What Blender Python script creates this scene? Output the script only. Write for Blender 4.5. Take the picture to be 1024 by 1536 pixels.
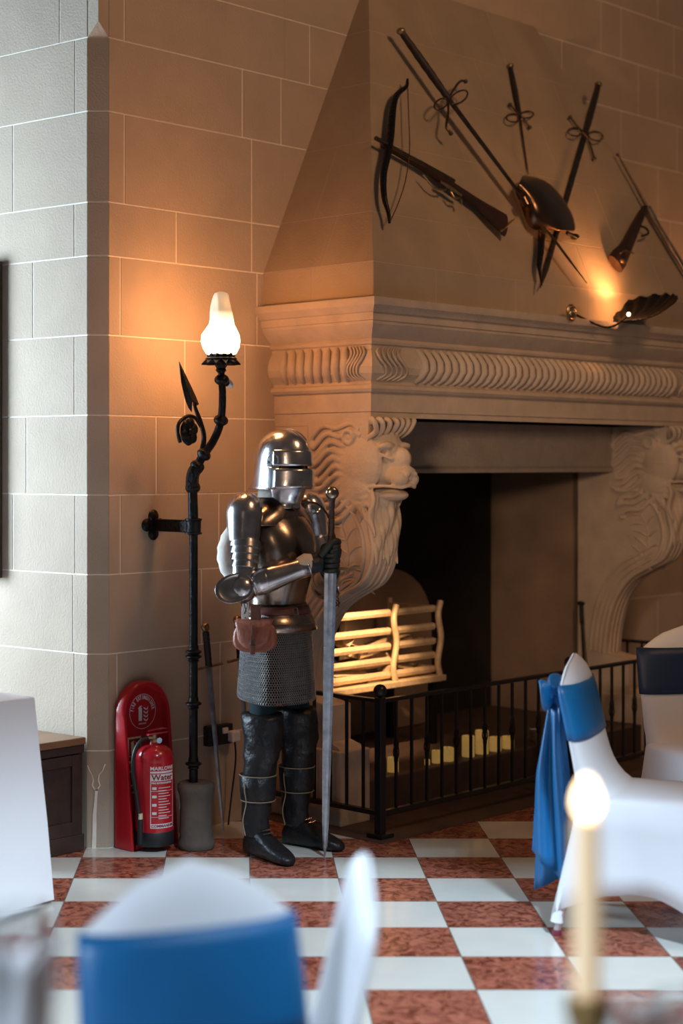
import bpy, bmesh, math, random
from mathutils import Vector, Matrix
random.seed(7)
C = bpy.context.scene.collection
S = bpy.context.scene
for o in list(bpy.data.objects): bpy.data.objects.remove(o)
R2 = math.sqrt(2.0)
# ------------------------------------------------------------------ camera
CAM_H = 1.6
FPX = 2497.0; VPX = 361.0; VPY = 695.0
cam = bpy.data.cameras.new('camera'); cam_o = bpy.data.objects.new('camera', cam); C.objects.link(cam_o)
cam_o.location = (0, 0, CAM_H); cam_o.rotation_euler = (math.pi/2, 0, 0)
cam.sensor_fit = 'VERTICAL'; cam.sensor_height = 36.0; cam.lens = FPX/1536*36
cam.shift_x = (512-VPX)/1536; cam.shift_y = -(768-VPY)/1536
cam.dof.use_dof = True; cam.dof.focus_distance = 6.85; cam.dof.aperture_fstop = 1.45
cam.clip_start = .05
S.camera = cam_o
# ------------------------------------------------------------------ world, lights, exposure
S.view_settings.view_transform = 'Standard'; S.view_settings.look = 'None'
S.view_settings.exposure = 0.0; S.view_settings.gamma = 1.0; S.view_settings.use_curve_mapping = False
w = bpy.data.worlds.new('world'); S.world = w; w.use_nodes = True
w.node_tree.nodes['Background'].inputs[0].default_value = (.92, .76, .68, 1)
w.node_tree.nodes['Background'].inputs[1].default_value = .048
def area(name, loc, target, size, size_y, power, color):
    l = bpy.data.lights.new(name, 'AREA'); l.shape = 'RECTANGLE'; l.size = size; l.size_y = size_y
    l.energy = power; l.color = color
    o = bpy.data.objects.new(name, l); C.objects.link(o); o.location = loc
    o.rotation_euler = (Vector(target)-Vector(loc)).to_track_quat('-Z', 'Y').to_euler(); return o
def point(name, loc, power, color, r=.04):
    l = bpy.data.lights.new(name, 'POINT'); l.energy = power; l.color = color; l.shadow_soft_size = r
    o = bpy.data.objects.new(name, l); C.objects.link(o); o.location = loc; return o
def spot(name, loc, target, power, color, ang=80, blend=.6, r=.03):
    l = bpy.data.lights.new(name, 'SPOT'); l.energy = power; l.color = color; l.shadow_soft_size = r
    l.spot_size = math.radians(ang); l.spot_blend = blend
    o = bpy.data.objects.new(name, l); C.objects.link(o); o.location = loc
    o.rotation_euler = (Vector(target)-Vector(loc)).to_track_quat('-Z', 'Y').to_euler(); return o
OX, OY = -.549, 6.92                      # start of the long back wall at its chamfered corner
def U(u, v, z):                           # wall frame: u along the back wall, v out from it
    a, c = u/R2, v/R2
    return Vector((OX+a+c, OY+a-c, z))
window_light = area('bay_window_light', (-3.4, 7.38, 1.65), (0, 7.38, 1.45), 1.5, 1.9, 310, (.63, .82, 1.0))
foreground_fill = spot('foreground_fill_light', (1.9, 1.3, 4.7), (.42, 4.4, .3), 2450, (.66, .84, 1.0), 33, .45, .3)  # added cool spot, cone cut short of the wall to brighten the foreground
near_fill = spot('near_fill_light', (-2.8, .3, 2.5), (0, 2.3, .75), 640, (.70, .84, 1.0), 46, .6, .4)  # added fill that brightens the near chair, napkin and glasses from camera side
hood_fill = area('hood_fill_light', (3.4, 4.4, 5.2), (1.3, 7.6, 2.6), 1.0, 1.0, 62, (1.0, .55, .28))  # added warm area light that lifts the hood front, placed to shade the frieze
firebox_fill = spot('firebox_fill_light', (-.6, 2.4, 2.2), (1.75, 8.2, 1.35), 420, (1.0, .66, .42), 24, .7, .25)  # added warm spot lifting the firebox cheek and lintel; no lamp stands there
WARM = (1.0, .39, .125)
# ------------------------------------------------------------------ helpers
def ray(px, py):
    return Vector(((px-VPX)/FPX, 1.0, -(py-VPY)/FPX))
CAMP = Vector((0, 0, CAM_H))
UH = Vector((1, 1, 0))/R2; VH = Vector((1, -1, 0))/R2; ZH = Vector((0, 0, 1))
def hit(px, py, p0, n):
    d = ray(px, py); t = (Vector(p0)-CAMP).dot(n)/d.dot(n); return CAMP+d*t
def toUV(p):
    q = Vector(p)-Vector((OX, OY, 0)); return (q.dot(UH), q.dot(VH), p[2])
def pu(px, py, u=.99):                    # (v, z) of a picture point on a plane of constant u
    q = toUV(hit(px, py, U(u, 0, 0), UH)); return (q[1], q[2])
def pv(px, py, v=0.0):                    # (u, z) of a picture point on a plane of constant v
    q = toUV(hit(px, py, U(0, v, 0), VH)); return (q[0], q[2])
def at(px, py, Y):
    return CAMP+ray(px, py)*Y
# ------------------------------------------------------------------ materials
def mat(name, col, rough=.6, metal=0.0, noise=0.0, nscale=20, bump=0.0, bscale=60, emit=None, es=0, trans=0, coat=0, col2=None, sheen=0, alpha=1, spec=.5, rvar=0):
    m = bpy.data.materials.new(name); m.use_nodes = True
    nt = m.node_tree; b = nt.nodes['Principled BSDF']
    b.inputs['Base Color'].default_value = (*col, 1); b.inputs['Roughness'].default_value = rough
    b.inputs['Metallic'].default_value = metal; b.inputs['Specular IOR Level'].default_value = spec
    b.inputs['Coat Weight'].default_value = coat; b.inputs['Transmission Weight'].default_value = trans
    b.inputs['Sheen Weight'].default_value = sheen
    if emit: b.inputs['Emission Color'].default_value = (*emit, 1); b.inputs['Emission Strength'].default_value = es
    tc = nt.nodes.new('ShaderNodeTexCoord')
    if noise or col2:
        n = nt.nodes.new('ShaderNodeTexNoise'); n.inputs['Scale'].default_value = nscale; n.inputs['Detail'].default_value = 6
        nt.links.new(tc.outputs['Object'], n.inputs['Vector'])
        r = nt.nodes.new('ShaderNodeValToRGB'); c2 = col2 or tuple(c*(1-noise) for c in col)
        r.color_ramp.elements[0].position = .32; r.color_ramp.elements[1].position = .68
        r.color_ramp.elements[0].color = (*c2, 1); r.color_ramp.elements[1].color = (*col, 1)
        nt.links.new(n.outputs['Fac'], r.inputs['Fac']); nt.links.new(r.outputs['Color'], b.inputs['Base Color'])
        if rvar:
            mr = nt.nodes.new('ShaderNodeMapRange'); mr.inputs['To Min'].default_value = rough-rvar; mr.inputs['To Max'].default_value = rough+rvar
            nt.links.new(n.outputs['Fac'], mr.inputs['Value']); nt.links.new(mr.outputs['Result'], b.inputs['Roughness'])
    if bump:
        n2 = nt.nodes.new('ShaderNodeTexNoise'); n2.inputs['Scale'].default_value = bscale; n2.inputs['Detail'].default_value = 5
        nt.links.new(tc.outputs['Object'], n2.inputs['Vector'])
        bp = nt.nodes.new('ShaderNodeBump'); bp.inputs['Strength'].default_value = bump; bp.inputs['Distance'].default_value = .01
        nt.links.new(n2.outputs['Fac'], bp.inputs['Height']); nt.links.new(bp.outputs['Normal'], b.inputs['Normal'])
    return m
M = {}
M['stone'] = mat('sandstone', (.50, .41, .32), .92, noise=.10, nscale=5, bump=.25, bscale=110, spec=.15)
M['hoodstone'] = mat('hood_sandstone', (.47, .37, .27), .92, noise=.14, nscale=4, bump=.25, bscale=110, spec=.15)
M['mortar'] = mat('lime_mortar', (.93, .86, .76), .95, noise=.12, nscale=30, spec=.1)
M['mortar2'] = mat('thin_mortar', (.58, .48, .37), .95, noise=.12, nscale=30, spec=.1)
M['carved'] = mat('carved_sandstone', (.56, .46, .37), .9, noise=.18, nscale=9, bump=.35, bscale=80, spec=.15)
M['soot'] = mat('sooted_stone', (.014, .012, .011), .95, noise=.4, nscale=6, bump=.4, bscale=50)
M['cheek'] = mat('scorched_firebox_stone', (.30, .21, .15), .95, noise=.3, nscale=4, bump=.3, bscale=60)
M['hearth'] = mat('dark_hearth_stone', (.085, .055, .045), .55, noise=.35, nscale=9, bump=.3, bscale=50)
M['iron'] = mat('black_wrought_iron', (.018, .017, .018), .38, .7, noise=.3, nscale=30, bump=.5, bscale=60, rvar=.1)
M['ironpaint'] = mat('black_painted_iron', (.012, .012, .014), .35, .2)
M['steel'] = mat('polished_armour_steel', (.68, .69, .72), .24, 1.0, noise=.22, nscale=14, bump=.10, bscale=22, rvar=.07)
M['steel_dark'] = mat('dark_room_tinted_steel', (.42, .34, .28), .24, 1.0, noise=.45, nscale=10, bump=.15, bscale=20, rvar=.08)  # brown tone paints in the dark room mirrored by the breastplate
M['blade'] = mat('sword_blade_steel', (.60, .70, .80), .36, 1.0, noise=.4, nscale=26, bump=.2, bscale=90, rvar=.1)
M['bladewarm'] = mat('old_blade_steel', (.20, .15, .11), .38, 1.0, noise=.5, nscale=20, bump=.2, bscale=50)
M['bronze'] = mat('browned_steel_plate', (.26, .16, .10), .27, 1.0, noise=.35, nscale=8, bump=.12, bscale=14)
M['mail'] = mat('mail_ring_steel', (.50, .49, .48), .33, 1.0, noise=.3, nscale=40)
M['leather'] = mat('black_leather', (.008, .008, .010), .42, noise=.3, nscale=12, bump=.8, bscale=26, spec=.42)
M['glove'] = mat('dark_glove_leather', (.010, .022, .028), .5, noise=.3, nscale=20, bump=.3, bscale=60)
M['navycloth'] = mat('dark_teal_cloth', (.008, .024, .034), .9, noise=.3, nscale=10)
M['pouch'] = mat('tan_pouch_leather', (.34, .12, .075), .42, noise=.35, nscale=14, bump=.3, bscale=70)
M['pouchdark'] = mat('brown_strap_leather', (.17, .06, .04), .5, noise=.3, nscale=20)
M['shirt'] = mat('cream_linen', (.66, .62, .55), .9, noise=.12, nscale=30, bump=.3, bscale=40)
M['grip'] = mat('dark_leather_grip', (.035, .022, .02), .45, noise=.4, nscale=60, bump=.6, bscale=80)
M['brass'] = mat('aged_brass', (.50, .38, .22), .38, 1.0, noise=.3, nscale=40)
M['drum'] = mat('dark_weathered_stone', (.13, .10, .08), .9, noise=.3, nscale=12, bump=.4, bscale=40)
M['wood'] = mat('dark_walnut', (.055, .022, .012), .42, noise=.5, nscale=14, bump=.25, bscale=40)
M['chestwood'] = mat('dark_panelled_oak', (.050, .030, .024), .5, noise=.4, nscale=14, bump=.25, bscale=40)
M['chesttop'] = mat('oak_bench_top', (.30, .17, .09), .3, noise=.25, nscale=9)
M['red'] = mat('red_gloss_plastic', (.50, .010, .018), .28, noise=.12, nscale=6, coat=.3)
M['redmetal'] = mat('red_enamelled_steel', (.46, .012, .022), .25, coat=.4)
M['label'] = mat('white_label_print', (.72, .70, .74), .5)
M['labelred'] = mat('dark_red_label_print', (.22, .01, .015), .5)
M['signcream'] = mat('photoluminescent_cream', (.62, .58, .42), .5)
M['rubber'] = mat('black_rubber', (.012, .014, .016), .5)
M['chrome'] = mat('chrome', (.75, .75, .77), .15, 1.0)
M['cord'] = mat('tan_lace', (.22, .17, .11), .7)
M['cover'] = mat('white_spandex_cover', (.70, .72, .76), .72, sheen=.2, bump=.06, bscale=200)
M['cloth'] = mat('white_linen_tablecloth', (.76, .77, .80), .8, bump=.12, bscale=20)
M['sash'] = mat('royal_blue_satin_sash', (.005, .135, .35), .42, noise=.2, nscale=3, bump=.1, bscale=12)
M['sashdark'] = mat('navy_satin_sash', (.006, .03, .085), .5, noise=.2, nscale=3)
M['chairmetal'] = mat('pale_chair_metal', (.62, .60, .62), .3, .8)
M['foot'] = mat('dark_red_foot_cap', (.16, .02, .04), .5)
M['wax'] = mat('ivory_candle_wax', (.80, .62, .40), .5, emit=(1, .72, .42), es=.35)  # emission stands in for flame light glowing through the candle
M['ledwax'] = mat('lit_amber_candle_wax', (.60, .42, .16), .6, noise=.2, nscale=20, emit=(1, .60, .16), es=.17)
M['flame'] = mat('candle_flame', (1, .8, .5), .5, emit=(1, .72, .42), es=7)
M['glassglow'] = mat('frosted_lamp_glass', (1, .85, .65), .5, emit=(1, .66, .36), es=1.8, noise=0)

M['gold'] = mat('gold_candle_holder', (.45, .30, .12), .35, 1.0)
M['grate'] = mat('pale_steel_grate', (.72, .56, .38), .55, .25, noise=.25, nscale=30)
M['log'] = mat('split_birch_log', (.62, .46, .30), .85, noise=.45, nscale=18, bump=.5, bscale=40)
M['white'] = mat('white_plastic', (.75, .72, .72), .4)
M['canvas'] = mat('dark_canvas', (.05, .04, .03), .6)
M['frame'] = mat('brown_picture_frame', (.11, .075, .055), .5, noise=.3, nscale=20)
g = bpy.data.materials.new('clear_glass'); g.use_nodes = True; b = g.node_tree.nodes['Principled BSDF']
b.inputs['Transmission Weight'].default_value = 1; b.inputs['Roughness'].default_value = .02; b.inputs['IOR'].default_value = 1.45
M['glass'] = g
# glow of the flame shaped lamp glass: hotter near the bulb, cooler towards its tip
nt = M['glassglow'].node_tree; b = nt.nodes['Principled BSDF']
tc = nt.nodes.new('ShaderNodeTexCoord'); sx = nt.nodes.new('ShaderNodeSeparateXYZ'); nt.links.new(tc.outputs['Object'], sx.inputs[0])
mr = nt.nodes.new('ShaderNodeMapRange'); mr.inputs['From Min'].default_value = .10; mr.inputs['From Max'].default_value = .19
mr.inputs['To Min'].default_value = 5.0; mr.inputs['To Max'].default_value = .42
nt.links.new(sx.outputs['Z'], mr.inputs['Value']); nt.links.new(mr.outputs['Result'], b.inputs['Emission Strength'])
# chequered marble floor
TL = .3400; TX = .7153; TY = 6.079
def floor_mat():
    m = bpy.data.materials.new('chequered_marble'); m.use_nodes = True; nt = m.node_tree; b = nt.nodes['Principled BSDF']
    N = nt.nodes.new; L = nt.links.new
    tc = N('ShaderNodeTexCoord'); mp = N('ShaderNodeMapping'); mp.inputs['Location'].default_value = (-TX/TL+21, -TY/TL+40, .5)
    mp.inputs['Scale'].default_value = (1/TL, 1/TL, 0); L(tc.outputs['Object'], mp.inputs['Vector'])
    ck = N('ShaderNodeTexChecker'); ck.inputs['Scale'].default_value = 1.0; L(mp.outputs['Vector'], ck.inputs['Vector'])
    n1 = N('ShaderNodeTexNoise'); n1.inputs['Scale'].default_value = 22; n1.inputs['Detail'].default_value = 8; n1.inputs['Distortion'].default_value = 1.6
    L(tc.outputs['Object'], n1.inputs['Vector'])
    r1 = N('ShaderNodeValToRGB'); r1.color_ramp.elements[0].color = (.15, .036, .022, 1); r1.color_ramp.elements[1].color = (.43, .15, .095, 1)
    r1.color_ramp.elements[0].position = .36; r1.color_ramp.elements[1].position = .62; L(n1.outputs['Fac'], r1.inputs['Fac'])
    n2 = N('ShaderNodeTexNoise'); n2.inputs['Scale'].default_value = 6; n2.inputs['Detail'].default_value = 6; L(tc.outputs['Object'], n2.inputs['Vector'])
    r2 = N('ShaderNodeValToRGB'); r2.color_ramp.elements[0].color = (.56, .57, .53, 1); r2.color_ramp.elements[1].color = (.68, .69, .64, 1); L(n2.outputs['Fac'], r2.inputs['Fac'])
    mx = N('ShaderNodeMix'); mx.data_type = 'RGBA'; L(ck.outputs['Fac'], mx.inputs['Factor']); L(r1.outputs['Color'], mx.inputs['A']); L(r2.outputs['Color'], mx.inputs['B'])
    sp = N('ShaderNodeSeparateXYZ'); L(mp.outputs['Vector'], sp.inputs[0])
    fs = []
    for k in 'XY':
        f = N('ShaderNodeMath'); f.operation = 'FRACT'; L(sp.outputs[k], f.inputs[0])
        s = N('ShaderNodeMath'); s.operation = 'SUBTRACT'; s.inputs[1].default_value = .5; L(f.outputs[0], s.inputs[0])
        a = N('ShaderNodeMath'); a.operation = 'ABSOLUTE'; L(s.outputs[0], a.inputs[0]); fs.append(a)
    mxm = N('ShaderNodeMath'); mxm.operation = 'MAXIMUM'; L(fs[0].outputs[0], mxm.inputs[0]); L(fs[1].outputs[0], mxm.inputs[1])
    gt = N('ShaderNodeMath'); gt.operation = 'GREATER_THAN'; gt.inputs[1].default_value = .494; L(mxm.outputs[0], gt.inputs[0])
    m2 = N('ShaderNodeMix'); m2.data_type = 'RGBA'; L(gt.outputs[0], m2.inputs['Factor']); L(mx.outputs['Result'], m2.inputs['A']); m2.inputs['B'].default_value = (.16, .13, .11, 1)
    L(m2.outputs['Result'], b.inputs['Base Color']); b.inputs['Roughness'].default_value = .16; b.inputs['Specular IOR Level'].default_value = .5
    n3 = N('ShaderNodeTexNoise'); n3.inputs['Scale'].default_value = 5; L(tc.outputs['Object'], n3.inputs['Vector'])
    bp = N('ShaderNodeBump'); bp.inputs['Strength'].default_value = .08; bp.inputs['Distance'].default_value = .02; L(n3.outputs['Fac'], bp.inputs['Height']); L(bp.outputs['Normal'], b.inputs['Normal'])
    return m
M['floor'] = floor_mat()
# ------------------------------------------------------------------ mesh builder
class MB:
    def __init__(s): s.v = []; s.f = []; s.mi = []
    def add(s, V, F, mi=0):
        n = len(s.v); s.v += [Vector(p) for p in V]; s.f += [tuple(i+n for i in f) for f in F]; s.mi += [mi]*len(F); return s
    def box(s, c, d, rot=None, mi=0):
        c = Vector(c); hx, hy, hz = d[0]/2, d[1]/2, d[2]/2
        P = [Vector((x, y, z)) for x in (-hx, hx) for y in (-hy, hy) for z in (-hz, hz)]
        if rot: P = [rot @ p for p in P]
        return s.add([p+c for p in P], [(0,1,3,2),(4,6,7,5),(0,4,5,1),(2,3,7,6),(0,2,6,4),(1,5,7,3)], mi)
    def tube(s, path, r, n=10, mi=0, closed=False, flat=1.0, up=None):
        P = [Vector(p) for p in path]; m = len(P); rs = r if isinstance(r, (list, tuple)) else [r]*m
        V = []; F = []; prev = None
        for i, p in enumerate(P):
            if closed: t = P[(i+1) % m]-P[i-1]
            else: t = P[min(i+1, m-1)]-P[max(i-1, 0)]
            if t.length < 1e-9: t = Vector((0, 0, 1))
            t.normalize()
            if prev is None:
                a = Vector(up) if up else (Vector((0, 0, 1)) if abs(t.z) < .9 else Vector((1, 0, 0)))
                a = (a-t*a.dot(t)).normalized()
            else: a = (prev-t*prev.dot(t)).normalized()
            prev = a; b_ = t.cross(a)
            for k in range(n):
                q = 2*math.pi*k/n; V.append(p+a*(math.cos(q)*rs[i]*flat)+b_*(math.sin(q)*rs[i]))
        for i in range(m-1 if not closed else m):
            j = (i+1) % m
            for k in range(n): F.append((i*n+k, i*n+(k+1) % n, j*n+(k+1) % n, j*n+k))
        if not closed: F += [tuple(range(n))[::-1], tuple((m-1)*n+k for k in range(n))]
        return s.add(V, F, mi)
    def ell(s, c, r, rot=None, n=14, m=9, mi=0):
        c = Vector(c); r = (r, r, r) if not isinstance(r, (tuple, list)) else r; V = []; F = []
        for i in range(m+1):
            th = math.pi*i/m
            for k in range(n):
                q = 2*math.pi*k/n; p = Vector((r[0]*math.sin(th)*math.cos(q), r[1]*math.sin(th)*math.sin(q), r[2]*math.cos(th)))
                V.append((rot @ p if rot else p)+c)
        for i in range(m):
            for k in range(n): F.append((i*n+k, (i+1)*n+k, (i+1)*n+(k+1) % n, i*n+(k+1) % n))
        return s.add(V, F, mi)
    def lathe(s, prof, c=(0, 0, 0), n=24, mi=0, rot=None, wob=None):
        c = Vector(c); V = []; F = []; m = len(prof)
        for i, (r, z) in enumerate(prof):
            for k in range(n):
                q = 2*math.pi*k/n; rr = r*(wob(q, z) if wob else 1); p = Vector((rr*math.cos(q), rr*math.sin(q), z))
                V.append((rot @ p if rot else p)+c)
        for i in range(m-1):
            for k in range(n): F.append((i*n+k, i*n+(k+1) % n, (i+1)*n+(k+1) % n, (i+1)*n+k))
        if prof[0][0] > 1e-6: F.append(tuple(range(n))[::-1])
        if prof[-1][0] > 1e-6: F.append(tuple((m-1)*n+k for k in range(n)))
        return s.add(V, F, mi)
    def prism(s, poly, e, mi=0):             # poly: 3D points, e: extrusion vector
        n = len(poly); e = Vector(e); P = [Vector(p) for p in poly]
        return s.add(P+[p+e for p in P], [tuple(range(n))[::-1], tuple(range(n, 2*n))]+[(i, (i+1) % n, n+(i+1) % n, n+i) for i in range(n)], mi)
    def loft(s, rings, mi=0, cap0=True, cap1=True, closed=True):
        n = len(rings[0]); V = [p for r in rings for p in r]; F = []
        for i in range(len(rings)-1):
            for k in range(n if closed else n-1): F.append((i*n+k, i*n+(k+1) % n, (i+1)*n+(k+1) % n, (i+1)*n+k))
        if cap0: F.append(tuple(range(n))[::-1])
        if cap1: F.append(tuple((len(rings)-1)*n+k for k in range(n)))
        return s.add(V, F, mi)
    def xf(s, f): s.v = [f(p) for p in s.v]; return s
    def mx(s, M4): s.v = [M4 @ p for p in s.v]; return s
    def build(s, name, m, parent=None, smooth=35, solid=0, sub=0, bevel=0, remesh=0, recalc=True, off=0.0):
        me = bpy.data.meshes.new(name); me.from_pydata([tuple(p) for p in s.v], [], s.f)
        ms = m if isinstance(m, (list, tuple)) else [m]
        for q in ms: me.materials.append(q)
        if len(ms) > 1:
            for p, i in zip(me.polygons, s.mi): p.material_index = i
        if recalc:
            bm = bmesh.new(); bm.from_mesh(me); bmesh.ops.recalc_face_normals(bm, faces=bm.faces); bm.to_mesh(me); bm.free()
        if smooth:
            for p in me.polygons: p.use_smooth = True
            me.set_sharp_from_angle(angle=math.radians(smooth))
        o = bpy.data.objects.new(name, me); C.objects.link(o)
        if parent: o.parent = parent
        if bevel:
            md = o.modifiers.new('b', 'BEVEL'); md.width = bevel; md.segments = 2; md.limit_method = 'ANGLE'
        if solid:
            md = o.modifiers.new('s', 'SOLIDIFY'); md.thickness = solid; md.offset = off
        if remesh:
            md = o.modifiers.new('r', 'REMESH'); md.mode = 'VOXEL'; md.voxel_size = remesh; md.use_smooth_shade = True
        if sub:
            md = o.modifiers.new('u', 'SUBSURF'); md.levels = sub; md.render_levels = sub
        return o
def tag(o, label=None, cat=None, group=None, kind=None):
    if label: o['label'] = label
    if cat: o['category'] = cat
    if group: o['group'] = group
    if kind: o['kind'] = kind
    return o
def thing(name, label, cat, loc=(0, 0, 0), rz=0, group=None):
    o = bpy.data.objects.new(name, None); C.objects.link(o); o.location = loc; o.rotation_euler = (0, 0, rz); o.empty_display_size = .1
    return tag(o, label, cat, group)
def copy_tree(o, parent=None):
    c = o.copy(); C.objects.link(c); c.parent = parent
    for ch in list(bpy.data.objects):
        if ch.parent == o and ch is not c: copy_tree(ch, c)
    return c
def text_mb(txt, size, mi=0, bold=0):
    cu = bpy.data.curves.new('t', 'FONT'); cu.body = txt; cu.size = size; cu.align_x = 'CENTER'; cu.align_y = 'CENTER'; cu.offset = bold; cu.extrude = .0006; cu.resolution_u = 2
    o = bpy.data.objects.new('t', cu); me = o.to_mesh(); mb = MB(); mb.add([v.co.copy() for v in me.vertices], [tuple(p.vertices) for p in me.polygons], mi)
    o.to_mesh_clear(); bpy.data.objects.remove(o); return mb
def bez(p, n=12):                          # smooth curve through points (Catmull-Rom)
    P = [Vector(q) for q in p]; P = [P[0]*2-P[1]]+P+[P[-1]*2-P[-2]]; out = []
    for i in range(1, len(P)-2):
        for k in range(n):
            t = k/n; a, b_, c, d = P[i-1], P[i], P[i+1], P[i+2]
            out.append(.5*((2*b_)+(c-a)*t+(2*a-5*b_+4*c-d)*t*t+(3*b_-a-3*c+d)*t**3))
    out.append(P[-2]); return out
def lerp(a, b, t): return a+(b-a)*t
def clip(poly, conv):
    out = poly
    for i in range(len(conv)):
        a, b_ = conv[i], conv[(i+1) % len(conv)]; inp = out; out = []
        if not inp: return []
        def side(p): return (b_[0]-a[0])*(p[1]-a[1])-(b_[1]-a[1])*(p[0]-a[0])
        for j in range(len(inp)):
            p, q = inp[j-1], inp[j]; sp_, sq = side(p), side(q)
            if (sp_ >= 0) != (sq >= 0):
                t = sp_/(sp_-sq); out.append((p[0]+(q[0]-p[0])*t, p[1]+(q[1]-p[1])*t))
            if sq >= 0: out.append(q)
    return out
def blockwork(mb, f3, conv, zs, joints, gap=.0058, h=.0022, mi_b=0, mi_m=1, rnd=None):
    """conv: convex ccw polygon in (s,z); zs: course heights; joints[i]: joint positions in course i; f3(s,z,d)->3D"""
    mb.add([f3(s_, z_, 0) for s_, z_ in conv], [tuple(range(len(conv)))], mi_m)
    lo = min(p[0] for p in conv)-1; hi = max(p[0] for p in conv)+1; g2 = gap/2
    for i in range(len(zs)-1):
        js = [lo]+sorted(joints[i])+[hi]
        for k in range(len(js)-1):
            r = [(js[k]+g2, zs[i]+g2), (js[k+1]-g2, zs[i]+g2), (js[k+1]-g2, zs[i+1]-g2), (js[k]+g2, zs[i+1]-g2)]
            r = clip(r, conv)
            if len(r) < 3: continue
            n = len(r); cx = sum(p[0] for p in r)/n; cz = sum(p[1] for p in r)/n
            def ins(p, d=.0012):
                dx, dz = cx-p[0], cz-p[1]; l = math.hypot(dx, dz) or 1; return (p[0]+dx/l*d*1.4, p[1]+dz/l*d*1.4)
            V = [f3(p[0], p[1], 0) for p in r]+[f3(*ins(p), h) for p in r]
            mb.add(V, [tuple(range(n, 2*n))]+[(q, (q+1) % n, n+(q+1) % n, n+q) for q in range(n)], mi_b)
# ================================================================== SETTING
fl = MB().add([(-7, -5, 0), (9, -5, 0), (9, 14, 0), (-7, 14, 0)], [(0, 1, 2, 3)]).build('floor', M['floor'], smooth=0)
tag(fl, kind='structure')
ZS = [0, .405, .807, 1.137, 1.468, 1.80, 2.133, 2.462, 2.685, 3.063, 3.370, 3.65, 3.95, 4.25, 4.6]
def ux(px): return pv(px, 700)[0]
J = {1: [175], 2: [180, 302], 3: [328, 180], 4: [277+3, 367], 5: [180, 277, 367], 6: [180, 385], 7: [264], 8: [186, 377], 9: [363, 421], 10: [186, 464], 11: [240, 316], 12: [497, 352], 0: [250], 13: [260, 420]}
JJ = {1: [175, 283], 2: [302], 3: [328], 4: [367, 204+100], 5: [277, 385], 6: [180, 385], 7: [264], 8: [186, 377], 9: [363, 421], 10: [186, 464], 11: [240, 316], 12: [497], 0: [250], 13: [260, 420]}
SRC = [[250], [175, 330], [302], [180, 328], [234, 367], [277, 367], [180, 385], [264, 377], [186, 377], [363, 421], [186, 464], [240, 316], [497, 320], [260, 420]]
right = {9: [988], 10: [1015], 11: [957, 842], 12: [901, 1010], 8: [1005], 13: [860]}
joints = []
for i in range(14):
    js = [ux(x) for x in SRC[i]] + [ux(x) for x in right.get(i, [])]
    top = max(js); 
    x = 3.9+(i % 2)*.4
    while x < 7: js.append(x); x += .85
    joints.append(js)
mb = MB()
for reg in ([(0, 0), (1.06, 0), (1.06, 4.6), (0, 4.6)], [(3.60, 0), (7, 0), (7, 4.6), (3.60, 4.6)], [(1.06, 1.9), (3.60, 1.9), (3.60, 4.6), (1.06, 4.6)]):
    blockwork(mb, lambda s_, z_, d: U(s_, d, z_), reg, ZS, joints)
# chamfer face with its pyramid stop, and the part of the corner above it
PL = Vector((-.637, 6.92, 0)); PR = Vector((-.549, 6.92, 0)); AP = Vector((-.5885, 6.88, 0))
blockwork(mb, lambda s_, z_, d: PL+Vector((s_, -d, z_)), [(0, 0), (.088, 0), (.088, 3.37), (0, 3.37)], ZS, [[] for _ in range(14)], mi_m=1)
zc = 3.37; zt = 3.43
def at_z(p, z): return Vector((p[0], p[1], z))
mb.add([at_z(PL, zc), at_z(PR, zc), at_z(AP, zt), at_z(PL, 4.6), at_z(PR, 4.6), at_z(AP, 4.6), at_z(PL, zt+.02), at_z(PR, zt+.02)],
       [(0, 1, 2), (0, 2, 6), (1, 7, 2), (6, 2, 5, 3), (2, 7, 4, 5)], 0)
bw = mb.build('wall_back', [M['stone'], M['mortar']], smooth=0, recalc=False); tag(bw, kind='structure')
LD = Vector((-.776, .631, 0)); LN = Vector((-.631, -.776, 0))
def lt(px):                                 # distance along the left wall of a picture column
    r = (px-VPX)/FPX; return (-.637-r*6.92)/(.776+r*.631)
LSRC = [[60], [112], [110], [113, 20], [40], [112], [50], [112], [20], [113], [90], [38], [100], [60]]
LZ = ZS
mb = MB()
lj = []
for i in range(14):
    js = [lt(x) for x in LSRC[i]]; x = max(js)+.9
    while x < 4.4: js.append(x); x += .85+.1*(i % 3)
    lj.append(js)
blockwork(mb, lambda s_, z_, d: PL+LD*s_+LN*d+Vector((0, 0, z_)), [(0, 0), (4.4, 0), (4.4, 4.6), (0, 4.6)], LZ, lj)
lw = mb.build('wall_left', [M['stone'], M['mortar']], smooth=0, recalc=False); tag(lw, kind='structure')
# damp cracks with white plaster filling at the foot of the chamfer
mb = MB()
def cr(x, y): return at(x, y, 6.914)
def strip(path, w0, w1):
    n = len(path); L_ = []; R_ = []
    for i, (x, y) in enumerate(path):
        w_ = lerp(w0, w1, i/(n-1)); L_.append(cr(x-w_+random.uniform(-.6, .6), y)); R_.append(cr(x+w_+random.uniform(-.6, .6), y))
    for i in range(n-1): mb.add([L_[i], L_[i+1], R_[i+1], R_[i]], [(0, 1, 2, 3)])
strip([(145, 1183), (144, 1195), (143, 1210), (142, 1222), (142, 1236), (142, 1250), (141, 1262), (141, 1274)], 2.2, 3.2)
strip([(131, 1148), (134, 1155), (138, 1163), (140, 1170), (139, 1178), (143, 1186)], .8, 1.2)
strip([(158, 1146), (154, 1156), (149, 1162), (148, 1170), (150, 1178), (145, 1186)], .8, 1.2)
ck = mb.xf(lambda p: p+Vector((0, -.0005, 0))).build('trim_1', M['mortar'], smooth=0); tag(ck, kind='structure')
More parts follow.
